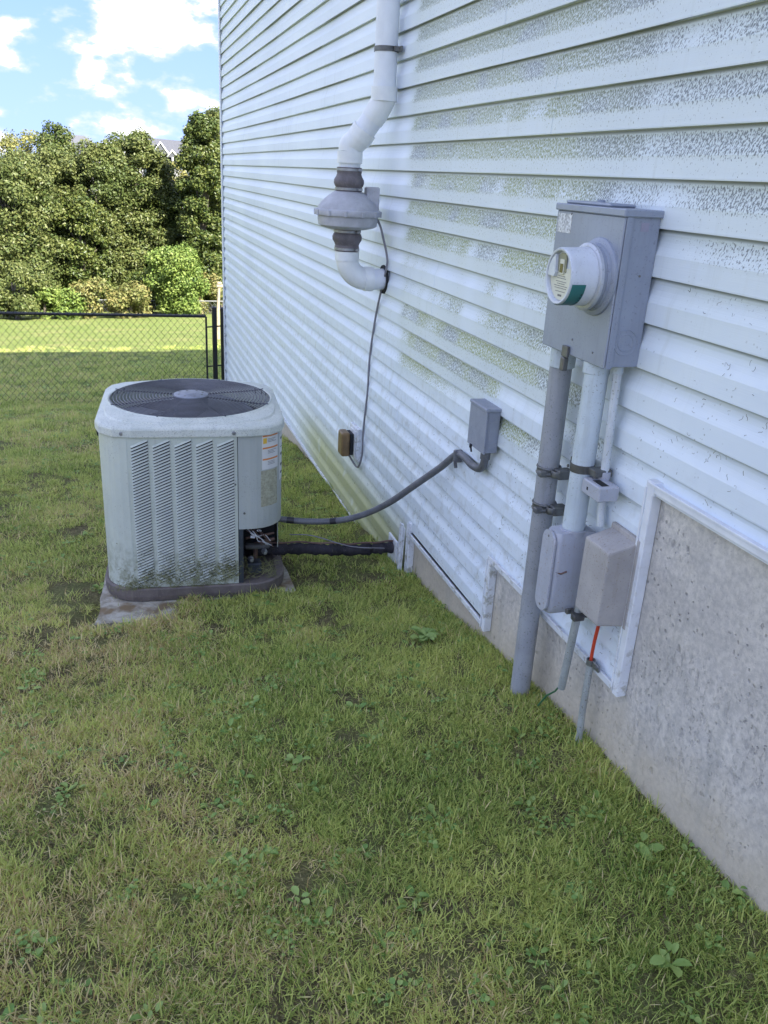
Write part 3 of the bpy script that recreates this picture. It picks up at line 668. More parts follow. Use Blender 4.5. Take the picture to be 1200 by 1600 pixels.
# ------------------------------------------------------------------ conduits
c1 = thing('large_conduit', 'thick grey conduit from the meter box down into the grass, two ring clamps', 'conduit', (-0.060, 2.437, -1.83))
MB().tube([(0, 0, -0.1), (0, 0.001, 0.6), (-0.002, 0.003, 1.295)], 0.0365, 28).build('pipe', M['pvcgrey'], c1)
MB().lathe([(0.036, 1.285), (0.041, 1.288), (0.041, 1.354), (0.036, 1.354)], 28).build('pipe_collar', M['pvcpale'], c1)
for zc_ in (0.935, 0.805):
    mb = MB()
    mb.lathe([(0.037, -0.014), (0.0415, -0.014), (0.043, -0.010), (0.0405, -0.006), (0.0405, 0.006), (0.043, 0.010), (0.0415, 0.014), (0.037, 0.014)], 30, (0, 0, zc_))
    mb.box((-0.058, -0.052, zc_-0.010), (-0.030, -0.030, zc_+0.010), 0.003)
    mb.tube([(-0.062, -0.042, zc_), (-0.020, -0.052, zc_)], 0.0045, 8)
    mb.box((0.0, -0.072, zc_-0.016), (0.055, -0.030, zc_+0.016), 0.004)
    mb.lathe([(0.019, -0.012), (0.023, 0), (0.019, 0.012)], 16, (0.005, -0.050, zc_))
    mb.build('ring_clamp', M['steel_dark'], c1)
c2 = thing('pale_conduit', 'pale blue grey conduit beside the thick one, ending in an oval conduit body', 'conduit', (-0.070, 2.212, -1.02))
MB().tube([(0, 0.001, 0.0), (0, -0.004, 0.545)], 0.0360, 28).build('pipe', M['pvcpale'], c2)
MB().lathe([(0.036, 0.505), (0.0405, 0.508), (0.0405, 0.544), (0.036, 0.544)], 28).build('pipe_collar', M['pvcpale'], c2)
mb = MB(); mb.lathe([(0.0365, -0.013), (0.0385, -0.013), (0.0385, 0.013), (0.0365, 0.013)], 30, (0, 0.0, 0.21))
mb.box((-0.002, 0.036, 0.198), (0.062, 0.075, 0.222), 0.002); mb.box((-0.002, -0.078, 0.20), (0.06, -0.036, 0.222), 0.002)
mb.lathe([(0.005, 0), (0.005, 0.004), (0, 0.005)], 10, (-0.038, 0.018, 0.21), (-1, 0, 0)); mb.build('flat_strap', M['steel_dark'], c2)
lb = MB(); poly = []
W2, D2 = 0.046, 0.066
for (cx_, cy_, a0) in ((-0.055, 0.022, 90), (-0.055, -0.022, 180)):
    for i in range(7): a = R(a0+90*i/6); poly.append((cx_+0.022*math.cos(a), cy_+0.022*math.sin(a)))
poly += [(0.06, -0.044), (0.06, 0.044)]
lb.lathe([(0.0375, 0.0), (0.043, -0.001), (0.044, -0.03), (0.044, -0.05)], 28, (0, 0, 0.005))
def lbring(z, s_): return [(x*1.0 if x > -0.05 else -0.05+(x+0.05)*s_, y*s_, z) for x, y in poly]
ringz = [(0.0, 0.80), (-0.02, 1.0), (-0.25, 1.0), (-0.275, 0.90), (-0.285, 0.70)]
vs = []; n = len(poly)
for z, s_ in ringz: vs += lbring(z, s_)
lb.add(vs, [(i*n+j, i*n+(j+1) % n, (i+1)*n+(j+1) % n, (i+1)*n+j) for i in range(len(ringz)-1) for j in range(n)], 0, True)
lb.add(vs, [tuple(range(n)), tuple(range((len(ringz)-1)*n, len(ringz)*n))], 0)
lbo = lb.build('conduit_body', M['lbgrey'], c2)
ov = MB(); pl = []
for i in range(17): a = PI*i/16; pl.append((0.040*math.cos(a), -0.035+0.036*math.sin(a)))
for i in range(17): a = PI+PI*i/16; pl.append((0.040*math.cos(a), -0.245+0.036*math.sin(a)))
nn = len(pl)
for (x0, x1, sc0) in ((-0.085, -0.0775, 1.0),):
    vs = [(x0, y*0.96, z) for y, z in pl]+[(x0+0.002, y, z) for y, z in pl]+[(x1, y, z) for y, z in pl]
    ov.add(vs, [tuple(range(nn))]+[(k*nn+i, k*nn+(i+1) % nn, (k+1)*nn+(i+1) % nn, (k+1)*nn+i) for k in range(2) for i in range(nn)])
ovo = ov.build('oval_cover', M['lbgrey'], lbo)
mb = MB()
for z in (-0.018, -0.262): mb.lathe([(0.0042, 0), (0.004, 0.0015), (0, 0.0015)], 10, (-0.085, 0.0, z), (-1, 0, 0))
mb.build('cover_screws', M['print'], lbo, kind='stuff')
MB().tube([(-0.066, -0.038, -0.13), (-0.05, -0.0455, -0.135), (-0.03, -0.046, -0.128)], 0.003, 6).build('rust_mark', M['copper'], lbo)

c3 = thing('thin_conduit', 'thin pale conduit with a small grey ground connector box, right of the pale conduit', 'conduit', (-0.030, 2.135, -1.0))
MB().tube([(0, 0.025, 0.53), (0, 0.022, 0.40), (0.0, 0.010, 0.16)], 0.0135, 16).tube([(0.005, 0.012, 0.10), (0.004, -0.005, 0.02)], 0.0125, 16).build('pipe', M['pvcwhite'], c3)
MB().lathe([(0.0135, 0.495), (0.017, 0.497), (0.017, 0.53), (0.0135, 0.53)], 18, (0, 0.026, 0)).build('pipe_collar', M['pvcpale'], c3)
mb = MB(); mb.box((-0.060, -0.068, 0.125), (0.010, 0.035, 0.172), 0.004); mb.build('connector_box', M['lbgrey'], c3)
mb = MB(); mb.box((-0.0608, -0.005, 0.143), (-0.0602, 0.003, 0.153)); mb.box((-0.045, -0.055, 0.1721), (-0.02, 0.0, 0.1728)); mb.build('connector_slots', M['hole'], c3)
MB().lathe([(0.0175, 0.172), (0.0185, 0.178), (0.018, 0.195), (0.014, 0.196)], 18, (0, 0.010, 0)).build('connector_neck', M['lbgrey'], c3)
# telecom box
tb = thing('telecom_box', 'weathered beige grey plastic utility box beside the window well trim', 'utility box', (0, 2.015, -1.24))
mb = MB(); vs = []
for z, g in ((0.0, 1.0), (0.262, 0.93)):
    pass
P8 = [(-0.106, -0.068, 0.012), (-0.106, 0.068, 0.012), (0, 0.070, 0.0), (0, -0.070, 0.0), (-0.104, -0.068, 0.252), (-0.104, 0.068, 0.252), (0, 0.070, 0.282), (0, -0.070, 0.282)]
bm = bmesh.new(); vv = [bm.verts.new(p) for p in P8]
for f in ((0, 1, 2, 3), (4, 5, 6, 7), (0, 1, 5, 4), (1, 2, 6, 5), (2, 3, 7, 6), (3, 0, 4, 7)): bm.faces.new([vv[i] for i in f])
bmesh.ops.recalc_face_normals(bm, faces=bm.faces); bmesh.ops.bevel(bm, geom=bm.edges[:], offset=0.007, segments=2, affect='EDGES', profile=0.6)
me = bpy.data.meshes.new('box_cover'); bm.to_mesh(me); bm.free(); me.materials.append(M['telecom']); link('box_cover', me, tb)
MB().box((-0.016, -0.082, -0.004), (0.0, 0.074, 0.292), 0.003).build('back_plate', M['telecom'], tb)
# lower stubs
c4 = thing('small_conduit', 'short pale tube with a ring clamp under the utility box, green wire at its foot', 'conduit', (-0.052, 2.155, -1.60))
MB().tube([(0.004, 0.022, 0.0), (0, 0.0, 0.16), (0, -0.018, 0.345)], 0.0135, 16).build('pipe', M['galv'], c4)
mb = MB(); mb.lathe([(0.0145, -0.012), (0.021, -0.012), (0.022, 0), (0.021, 0.012), (0.0145, 0.012)], 18, (0, -0.014, 0.305))
mb.box((-0.03, -0.045, 0.295), (0.01, -0.022, 0.316), 0.003); mb.box((-0.028, 0.008, 0.294), (0.0, 0.022, 0.314), 0.003); mb.box((0.0, -0.03, 0.298), (0.05, 0.005, 0.312), 0.001)
mb.build('ring_clamp', M['steel_dark'], c4)
MB().tube([(0.004, 0.022, 0.02), (-0.01, 0.035, -0.02), (-0.02, 0.07, -0.06), (-0.03, 0.10, -0.12)], 0.0035, 6).build('ground_wire', plain('green_wire', (0.03, 0.12, 0.05), 0.5), c4)
c5 = thing('cable_stub', 'thin pale stub pipe with an orange cable rising from it to the utility box', 'conduit', (-0.022, 2.065, -1.76))
MB().tube([(0.0, 0.0, 0.0), (0.0, 0.006, 0.15), (0.0, 0.004, 0.325)], 0.0115, 16).build('pipe', M['galv'], c5)
mb = MB(); mb.lathe([(0.0118, -0.010), (0.015, -0.010), (0.015, 0.010), (0.0118, 0.010)], 18, (0, 0.004, 0.325)); mb.box((-0.004, -0.048, 0.314), (0.004, -0.012, 0.337), 0.002)
mb.lathe([(0.006, 0), (0.006, 0.003), (0, 0.004)], 10, (-0.004, -0.034, 0.326), (-1, 0, 0)); mb.build('screw_clamp', M['steel'], c5)
MB().tube(smooth_path([(0.0, 0.004, 0.30), (-0.002, 0.001, 0.38), (-0.012, -0.022, 0.47), (-0.02, -0.045, 0.545)], 5), 0.0058, 8).build('orange_cable', M['orange'], c5)

# ------------------------------------------------------------------ breaker box, flexible conduit, line set
db = thing('disconnect_box', 'small grey electrical disconnect box on the siding above the curved conduit', 'disconnect box', (0, 3.055, -1.012))
MB().box((-0.054, -0.082, 0.0), (0.0, 0.082, 0.175), 0.003).build('box_body', M['disc'], db)
mb = MB().box((-0.062, -0.086, -0.003), (-0.0545, 0.086, 0.170), 0.002); mb.build('front_cover', M['disc'], db)
mb = MB().box((-0.066, -0.088, 0.170), (0.004, 0.088, 0.184), 0.003); mb.build('top_cap', M['disc'], db)
mb = MB(); mb.box((-0.045, -0.0845, 0.012), (-0.008, -0.0823, 0.13), 0.001); mb.lathe([(0.013, 0), (0.0135, 0.001), (0.014, 0)], 20, (-0.026, -0.0845, 0.032), (0, -1, 0)); mb.build('side_plate', M['disc'], db)
mb = MB().box((-0.070, 0.03, -0.012), (-0.062, 0.045, 0.006), 0.002).tube([(-0.066, 0.034, -0.008), (-0.068, 0.02, -0.022)], 0.004, 6); mb.build('padlock_tab', M['black'], db)
fc = thing('flexible_conduit', 'dark grey flexible conduit curving from the disconnect box to the air conditioner', 'conduit', (-0.03, 3.03, -1.03))
F0 = Vector((-0.03, 3.03, -1.03)); fv = lambda p: tuple(Vector(p)-F0)
fp = [(-0.030, 3.015, -1.02), (-0.029, 3.022, -1.058), (-0.024, 3.048, -1.094), (-0.019, 3.10, -1.118), (-0.018, 3.17, -1.126), (-0.017, 3.25, -1.120), (-0.020, 3.34, -1.135), (-0.045, 3.46, -1.235), (-0.10, 3.60, -1.36),
      (-0.175, 3.76, -1.51), (-0.26, 3.89, -1.62), (-0.36, 3.98, -1.685), (-0.46, 4.04, -1.712), (-0.56, 4.07, -1.715), (-0.65, 4.09, -1.708), (-0.70, 4.10, -1.70)]
path = smooth_path([fv(p) for p in fp], 7)
mb = MB(); mb.tube(path, 0.0165, 14); mb.build('conduit_hose', M['flex'], fc)
MB().tube([fv((-0.030, 3.015, -1.012)), fv((-0.030, 3.018, -1.048))], 0.021, 14).build('hose_fitting', M['flex'], fc)
mb = MB().box(fv((-0.040, 3.315, -1.165)), fv((0.0, 3.335, -1.108)), 0.004).tube([fv((-0.03, 3.325, -1.165)), fv((-0.025, 3.325, -1.19))], 0.008, 8); mb.build('wall_strap', M['flex'], fc)
for i, L in ((79, 3), (94, 4)):
    MB().tube(path[i:i+L], 0.0175, 14).build('tape_wrap', M['tape'], fc)
ls = thing('line_set', 'black foam wrapped refrigerant line from the air conditioner into the wall', 'refrigerant line', (-0.35, 4.15, -1.95))
L0 = Vector((-0.35, 4.15, -1.95)); lv = lambda p: tuple(Vector(p)-L0)
lp = smooth_path([lv(p) for p in [(-0.80, 4.12, -1.885), (-0.64, 4.15, -1.905), (-0.5, 4.15, -1.915), (-0.36, 4.13, -1.925), (-0.22, 4.13, -1.935), (-0.10, 4.12, -1.930), (-0.015, 4.12, -1.93)]], 7)
rs = [0.031+0.004*math.sin(i*1.3)+0.004*math.sin(i*2.9) for i in range(len(lp))]
MB().tube(lp, rs, 14).build('insulated_pipe', M['insul'], ls)
lp2 = [Vector(p)+Vector((0, -0.004, 0.040+0.003*math.sin(i*.7))) for i, p in enumerate(lp)]
MB().tube(lp2, 0.0055, 8).build('liquid_pipe', M['copper'], ls)
lp3 = smooth_path([lv(p) for p in [(-0.62, 4.10, -1.80), (-0.5, 4.06, -1.80), (-0.3, 4.02, -1.86), (-0.1, 4.05, -1.9)]], 5)
MB().tube(lp3, 0.003, 6).build('control_wire', M['wire'], ls)

# ------------------------------------------------------------------ air conditioner
AC = (-1.095, 4.305, -2.003); ARZ = R(-4.5)
ac = thing('air_conditioner', 'sage grey outdoor air conditioner unit with louvred front and black fan grille on top', 'air conditioner', AC, ARZ)
HX, HY, RC = 0.430, 0.455, 0.165
def outline(hx, hy, rc, n=7, ch=False):
    pts = []
    for (sx, sy_, a0) in ((1, -1, -90), (1, 1, 0), (-1, 1, 90), (-1, -1, 180)):
        for i in range(n+1):
            a = R(a0+90*i/n); pts.append((sx*(hx-rc)+rc*math.cos(a), sy_*(hy-rc)+rc*math.sin(a)))
    return pts
def ringband(hx, hy, rc, levels, n=7):
    """levels: (offset, z) lofted rounded-rectangle rings"""
    mb = MB(); vs = []; N = 4*(n+1)
    for off, z in levels: vs += [(x, y, z) for x, y in outline(hx+off, hy+off, max(0.02, rc+off), n)]
    mb.add(vs, [(i*N+j, i*N+(j+1) % N, (i+1)*N+(j+1) % N, (i+1)*N+j) for i in range(len(levels)-1) for j in range(N)], 0, False); return mb, vs, N
# base pan
mb, vs, N = ringband(HX, HY, RC, [(-0.02, 0.004), (0.010, 0.006), (0.016, 0.03), (0.018, 0.068), (0.010, 0.074), (-0.03, 0.072)])
mb.add([(x, y, 0.060) for x, y in outline(HX, HY, RC)], [tuple(range(32))])
mb.build('base_pan', M['pan'], ac)
ZB, ZT = 0.070, 0.855
# shells: follow the outline between two arc positions
OUT = outline(HX, HY, RC, 9)
def strip(pts, z0, z1, th=0.004, off=0.0):
    """thin bent sheet following pts"""
    mb = MB(); n = len(pts); o = []; inn = []
    for i, p in enumerate(pts):
        a = Vector(pts[max(i-1, 0)]); b = Vector(pts[min(i+1, n-1)]); d = (b-a).normalized(); nr = Vector((d.y, -d.x))
        o.append(Vector(p)+nr*off); inn.append(Vector(p)+nr*(off-th))
    vs = [(q.x, q.y, z) for z in (z0, z1) for q in o]+[(q.x, q.y, z) for z in (z0, z1) for q in inn]
    f = []
    for i in range(n-1):
        f += [(i, i+1, n+i+1, n+i), (2*n+i+1, 2*n+i, 3*n+i, 3*n+i+1), (i+1, i, 2*n+i, 2*n+i+1), (n+i, n+i+1, 3*n+i+1, 3*n+i)]
    f += [(0, n, 3*n, 2*n), (n-1, 3*n-1, 4*n-1, 2*n-1)]
    mb.add(vs, f); return mb
def arcpts(sx, sy_, a0, a1, n=8): return [(sx*(HX-RC)+RC*math.cos(R(a0+(a1-a0)*i/n)), sy_*(HY-RC)+RC*math.sin(R(a0+(a1-a0)*i/n))) for i in range(n+1)]
PX0, PX1 = -0.292, 0.205
left_post = arcpts(-1, -1, 172, 270)
left_post = [(-HX, -HY+0.20)]+arcpts(-1, -1, 180, 270)+[(PX0-0.003, -HY)]
strip(left_post, ZB, ZT).build('corner_post', M['ac'], ac)
# front louvre panel
mb = MB().box((PX0, -HY-0.003, ZB+0.004), (PX1, -HY+0.003, ZT-0.006), 0.001); mb.build('louvre_panel', M['ac'], ac)
gp = MB().box((PX0-0.003, -HY+0.0035, ZB), (PX1+0.003, -HY+0.006, ZT)); gp.build('panel_gap', M['hole'], ac)
# one louvre: slanted hood, lit slope above, underside and slit below painted dark as shade
lw, slope, pitchz = 0.078, 0.032, 0.01500
lm = MB(); y0 = -HY-0.003; dep = 0.0085; hh = 0.0085
def louvre_mesh():
    a = [(0, 0), (lw, slope)]
    t = [(x, y0-0.0002, z+hh) for x, z in a]; b = [(x+(0.002 if x == 0 else -0.002), y0-dep, z+0.001) for x, z in a]; c = [(x, y0-0.0002, z) for x, z in a]
    lm.add(t+b+c, [(0, 1, 3, 2), (0, 2, 4), (1, 5, 3)], 0); lm.add(b+c, [(0, 1, 3, 2)], 1)
    s_ = [(0.001, y0-0.0006, 0.0), (lw-0.001, y0-0.0006, slope), (lw-0.001, y0-0.0006, slope-0.0068), (0.001, y0-0.0006, -0.0068)]
    lm.add(s_, [(0, 1, 2, 3)], 1)
    me = bpy.data.meshes.new('louvre'); me.from_pydata(lm.v, [], lm.f); me.materials.append(M['ac']); me.materials.append(M['hole'])
    me.polygons.foreach_set('material_index', lm.mi); return me
LM = louvre_mesh(); gapx = (PX1-PX0-5*lw-0.030)/4
for ci in range(5):
    for ri in range(47):
        o = bpy.data.objects.new('louvre', LM); sc.collection.objects.link(o); o.parent = ac
        o.location = (PX0+0.015+ci*(lw+gapx), 0, ZB+0.030+ri*pitchz)
# right control panel round the corner with open cut-out below
CZ = 0.365
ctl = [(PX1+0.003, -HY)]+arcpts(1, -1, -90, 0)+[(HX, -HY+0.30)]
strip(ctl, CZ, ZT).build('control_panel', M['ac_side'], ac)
strip([(PX1+0.003, -HY), (PX1+0.024, -HY)], ZB, CZ-0.001, off=-0.002).build('cutout_frame', M['navy'], ac)
# right side rest, back and left side: louvred sheets
rest = [(HX, -HY+0.303)]+arcpts(1, 1, 0, 90)+arcpts(-1, 1, 90, 180)+[(-HX, -HY+0.47)]
strip(rest, ZB, ZT).build('rear_shell', M['ac'], ac)
for i in range(22):
    MB().box((HX-0.001, -0.10, 0.10+i*0.033), (HX+0.007, 0.28, 0.112+i*0.033), 0.002).build('side_louvre', M['ac'], ac)
# left side coil opening: dark coil plus wire guard
mb = MB().box((-HX+0.02, -HY+0.19, ZB), (-HX+0.03, -HY+0.48, ZT)); mb.build('coil', M['black'], ac)
mb = MB()
for i in range(56): mb.box((-HX-0.001, -HY+0.20, ZB+0.01+i*0.014), (-HX+0.003, -HY+0.47, ZB+0.0125+i*0.014))
for i in range(10): mb.box((-HX-0.003, -HY+0.205+i*0.028, ZB), (-HX-0.0012, -HY+0.209+i*0.028, ZT))
mb.build('coil_guard', M['grille'], ac, kind='stuff')
mb = MB().tube(smooth_path([(-HX-0.002, 0.0, 0.79), (-HX-0.028, 0.0, 0.76), (-HX-0.03, 0.0, 0.72), (-HX-0.002, 0.0, 0.69)], 4), 0.008, 8); mb.build('side_handle', M['black'], ac)
# interior behind the cut-out
mb = MB(); mb.box((0.215, -0.12, ZB+0.002), (HX-0.012, -0.11, CZ+0.05)); mb.box((0.20, -HY+0.012, ZB+0.002), (0.206, -0.11, CZ+0.05)); mb.box((0.21, -HY+0.03, CZ+0.04), (0.27, -0.12, CZ+0.05)); mb.box((0.271, -HY+0.15, CZ+0.04), (HX-0.02, -0.12, CZ+0.05))
mb.build('inner_bulkhead', M['black'], ac)
mb = MB().tube([(0.25, -0.30, 0.20), (0.40, -0.24, 0.215)], 0.010, 10).tube([(0.25, -0.28, 0.24), (0.40, -0.235, 0.245)], 0.007, 10).tube([(0.30, -0.29, 0.09), (0.30, -0.29, 0.20)], 0.012, 10)
mb.build('inner_pipes', M['copper'], ac)
for (x, y, z) in ((0.27, -0.36, 0.165), (0.34, -0.33, 0.19)):
    MB().lathe([(0.010, 0), (0.015, 0.004), (0.015, 0.02), (0.011, 0.024), (0.009, 0.04), (0, 0.041)], 14, (x, y, z), (0.1, -1, 0.05)).build('service_valve', M['steel'], ac)
MB().box((0.255, -0.37, 0.080), (0.325, -0.30, 0.135), 0.006).build('filter_block', M['navy'], ac)
MB().box((0.24, -0.33, 0.195), (0.37, -0.29, 0.22), 0.008).build('valve_block', M['steel_dark'], ac)
for i in range(9):
    x0, z0_ = 0.235+random.uniform(0, .05), CZ-0.01+random.uniform(-0.02, 0.02)
    p = [(x0, -0.38, z0_)]
    for k in range(4): p.append((p[-1][0]+random.uniform(0.01, 0.04), -0.40+random.uniform(-0.02, 0.05), p[-1][2]-random.uniform(0.005, 0.04)))
    MB().tube(smooth_path(p, 4), 0.0022, 6).build('thin_wire', M['wirew' if i % 2 else 'copper'], ac)
for (x, z) in ((0.30, 0.335), (0.268, 0.30)): MB().lathe([(0.007, 0), (0.005, 0.02), (0, 0.024)], 10, (x, -0.40, z), (1, -0.2, -0.2)).build('wire_nut', M['wirew'], ac)
# dead clippings in the cut-out and stuck to the louvres
def strands(n, fn, ln, r=0.0009):
    mb = MB()
    for _ in range(n):
        p = Vector(fn()); d = Vector((random.uniform(-1, 1), random.uniform(-0.25, 0.05), random.uniform(-0.8, 0.8))).normalized()*random.uniform(0.4, 1)*ln
        q = p+d*0.5+Vector((random.uniform(-.3, .3), 0, random.uniform(-.3, .3)))*ln; mb.tube([p, q, p+d], [r, r*1.1, r*0.4], 3, cap=False)
    return mb
def clipfn():
    c = random.choice([(-0.20, 0.13, 0.05, 0.03), (-0.10, 0.12, 0.03, 0.035), (0.0, 0.13, 0.028, 0.055), (0.09, 0.13, 0.04, 0.04), (0.16, 0.16, 0.03, 0.03), (-0.03, 0.18, 0.16, 0.09), (-0.30, 0.085, 0.05, 0.015)])
    return (random.gauss(c[0], c[2]), -HY-0.010+random.uniform(-0.004, 0.002), max(0.076, random.gauss(c[1], c[3])))
strands(900, clipfn, 0.022, 0.0012).build('grass_clippings', M['clip'], ac, kind='stuff')
strands(160, lambda: (random.uniform(0.24, 0.40), random.uniform(-0.42, -0.25), random.uniform(0.075, 0.12)), 0.05, 0.0012).build('grass_clippings', M['clip'], ac, kind='stuff')
# screws
for (x, z) in ((PX1-0.012, 0.60), (PX1+0.030, 0.45), (PX1-0.012, 0.12)):
    yy = -HY-0.0035 if x < HX-RC else -HY-0.001+0.005
    MB().lathe([(0.0055, 0), (0.0055, 0.002), (0.003, 0.004), (0, 0.004)], 10, (x, yy if x < 0.29 else -HY+0.003, z), (0, -1, 0)).build('screw', M['steel_dark'], ac)
# top cap
cl = [(-0.004, 0.838), (0.012, 0.839), (0.0135, 0.843), (0.013, 0.874), (0.009, 0.882), (0.000, 0.887)]
def dense(pts, step=0.03):
    out = []
    for i in range(len(pts)):
        a_, b_ = Vector(pts[i]), Vector(pts[(i+1) % len(pts)]); k_ = max(1, int((b_-a_).length/step))
        for j in range(k_): q_ = a_+(b_-a_)*j/k_; out.append((q_.x, q_.y))
    return out
GR = 0.398
base_o = dense(outline(HX, HY, RC, 3)); N = len(base_o); vs = []
def offs(off): return [(x*(HX+off)/HX, y*(HY+off)/HY) for x, y in base_o]
for off, z in cl: vs += [(x, y, z) for x, y in offs(off)]
oc = offs(0.0); angs = [math.atan2(y, x) for x, y in oc]
def mixring(t, z): return [((1-t)*x+t*(GR+0.006)*math.cos(a), (1-t)*y+t*(GR+0.006)*math.sin(a), z) for (x, y), a in zip(oc, angs)]
vs += mixring(0.35, 0.893); vs += mixring(0.42, 0.900); vs += mixring(0.9, 0.908); vs += mixring(1.0, 0.915); L_ = len(cl)+4
vs += [((GR)*math.cos(a), GR*math.sin(a), 0.913) for a in angs]; vs += [((GR)*math.cos(a), GR*math.sin(a), 0.80) for a in angs]; L_ += 2
mb = MB(); mb.add(vs, [(i*N+j, i*N+(j+1) % N, (i+1)*N+(j+1) % N, (i+1)*N+j) for i in range(L_-1) for j in range(N)], 0, False)
cap = mb.build('top_cap', M['cap'], ac)
for (x, y, ax) in ((-0.315, -HY-0.0125, (0, -1, 0)), (0.19, -HY-0.0135, (0, -1, 0)), (HX+0.0135, -0.1, (1, 0, 0))):
    MB().lathe([(0.010, 0), (0.009, 0.003), (0.006, 0.0035), (0.006, 0.006), (0, 0.006)], 12, (x, y+(0.012 if x < -0.3 else 0), 0.857), ax).build('cap_screw', M['steel'], cap)
# grille
zg = lambda r: 0.914+0.010*math.cos(r/GR*PI/2)
NR = 20
for i in range(NR):
    r = 0.092+(GR-0.004-0.092)*i/(NR-1); n = 72
    pts = [(r*math.cos(2*PI*j/n), r*math.sin(2*PI*j/n), zg(r)) for j in range(n)]
    mb = MB(); vs = []; tr = 0.0021
    for j in range(n):
        a = 2*PI*j/n
        for k in range(6):
            b = 2*PI*k/6; vs.append(((r+tr*math.cos(b))*math.cos(a), (r+tr*math.cos(b))*math.sin(a), zg(r)+tr*math.sin(b)))
    mb.add(vs, [(j*6+k, j*6+(k+1) % 6, ((j+1) % n)*6+(k+1) % 6, ((j+1) % n)*6+k) for j in range(n) for k in range(6)], 0, True)
    mb.build('grille_ring', M['grille'], ac)
for i in range(8):
    a = 2*PI*(i+0.5)/8; c, s_ = math.cos(a), math.sin(a)
    p = [((0.08+(GR+0.010-0.08)*k/6)*c, (0.08+(GR+0.010-0.08)*k/6)*s_, zg(0.08+(GR-0.08)*k/6)-0.0045+(0.006 if k == 6 else 0)) for k in range(7)]
    MB().tube(p, 0.0036, 6).build('grille_rod', M['grille_rod'], ac)
hubm = MB().lathe([(0.0, 0.936), (0.030, 0.936), (0.034, 0.932), (0.078, 0.931), (0.086, 0.927), (0.086, 0.922), (0.0, 0.922)], 40); hub = hubm.build('grille_hub', M['hub'], ac)
mb = MB()
for i in range(8):
    a = 2*PI*i/8+0.3; mb.lathe([(0.0065, 0), (0.006, 0.0012), (0, 0.0012)], 10, (0.062*math.cos(a), 0.062*math.sin(a), 0.9315))
mb.build('hub_holes', M['print'], hub)
# motor, blades, shroud floor
MB().lathe([(0.0, 0.80), (0.08, 0.80), (0.085, 0.81), (0.085, 0.908), (0.05, 0.916), (0.0, 0.916)], 30).build('fan_motor', M['black'], ac)
for i in range(3):
    a0 = 2*PI*i/3+0.9; mb = MB(); vs = []
    for k in range(9):
        r = 0.07+0.29*k/8
        for j in range(7):
            a = a0+(j/6-0.5)*(1.35-0.2*k/8); vs.append((r*math.cos(a), r*math.sin(a), 0.825+0.06*(j/6-0.5)*(1-0.1*k/8)+0.008*math.sin(j/6*PI)))
    mb.add(vs, [(k*7+j, k*7+j+1, (k+1)*7+j+1, (k+1)*7+j) for k in range(8) for j in range(6)], 0, True)
    mb.build('fan_blade', M['blade'], ac)
mb = MB(); mb.lathe([(GR+0.001, 0.908), (GR+0.002, 0.72), (0.40, 0.70), (0.0, 0.70)], 40); mb.build('fan_shroud', M['black'], ac)
# stickers on the right part of the control panel (bent with the corner)
def sticker(a0, a1, z0, z1, mat, name, off=0.0006, parent=ac):
    pts = arcpts(1, -1, a0, a1, 6); return strip(pts, z0, z1, 0.0003, off).build(name, mat, parent)
lab = sticker(-70, -34, 0.665, 0.845, M['labelw'], 'warning_sticker')
for z in (0.828, 0.768, 0.712): sticker(-69, -35, z, z+0.008, M['labelo'], 'orange_band', 0.0010, lab)
sticker(-68, -61, 0.795, 0.822, M['labely'], 'warning_sign', 0.0012, lab)
for z in (0.815, 0.808, 0.801, 0.758, 0.751, 0.744, 0.702, 0.695, 0.688):
    sticker(-59, -38-random.uniform(0, 8), z, z+0.0022, M['print'], 'print_line', 0.0011, lab)
sticker(-72, -36, 0.475, 0.660, M['labelworn'], 'worn_sticker')
pts2 = arcpts(1, -1, -28, -8, 4)
lab2 = strip(pts2, 0.585, 0.845, 0.0003, 0.0006).build('serial_sticker', M['labelw'], ac)
for z, h in ((0.79, 0.012), (0.75, 0.004), (0.71, 0.012), (0.655, 0.014), (0.615, 0.012)): strip(pts2[1:4], z, z+h, 0.0003, 0.0011).build('print_block', M['navy'], lab2)

# pad
pd = MB(); n = 14
pl = []
x0, x1, ya, yb = -0.50, 0.465, -0.64, 0.56
seq = [(x0, ya), (x1, ya), (x1, yb), (x0+0.07, yb)]
for i in range(4):
    a, b = Vector(seq[i]), Vector(seq[(i+1) % 4])
    for k in range(n): q = a+(b-a)*k/n; pl.append((q.x+random.uniform(-.008, .008), q.y+random.uniform(-.008, .008)))
pd.prism(pl, -0.10, -0.001)
po = pd.build('concrete_pad', M['pad']); po.location = AC; po.rotation_euler = (0, 0, R(-1.5))
tag(po, 'worn concrete pad under the air conditioner, partly covered by grass', 'pad')

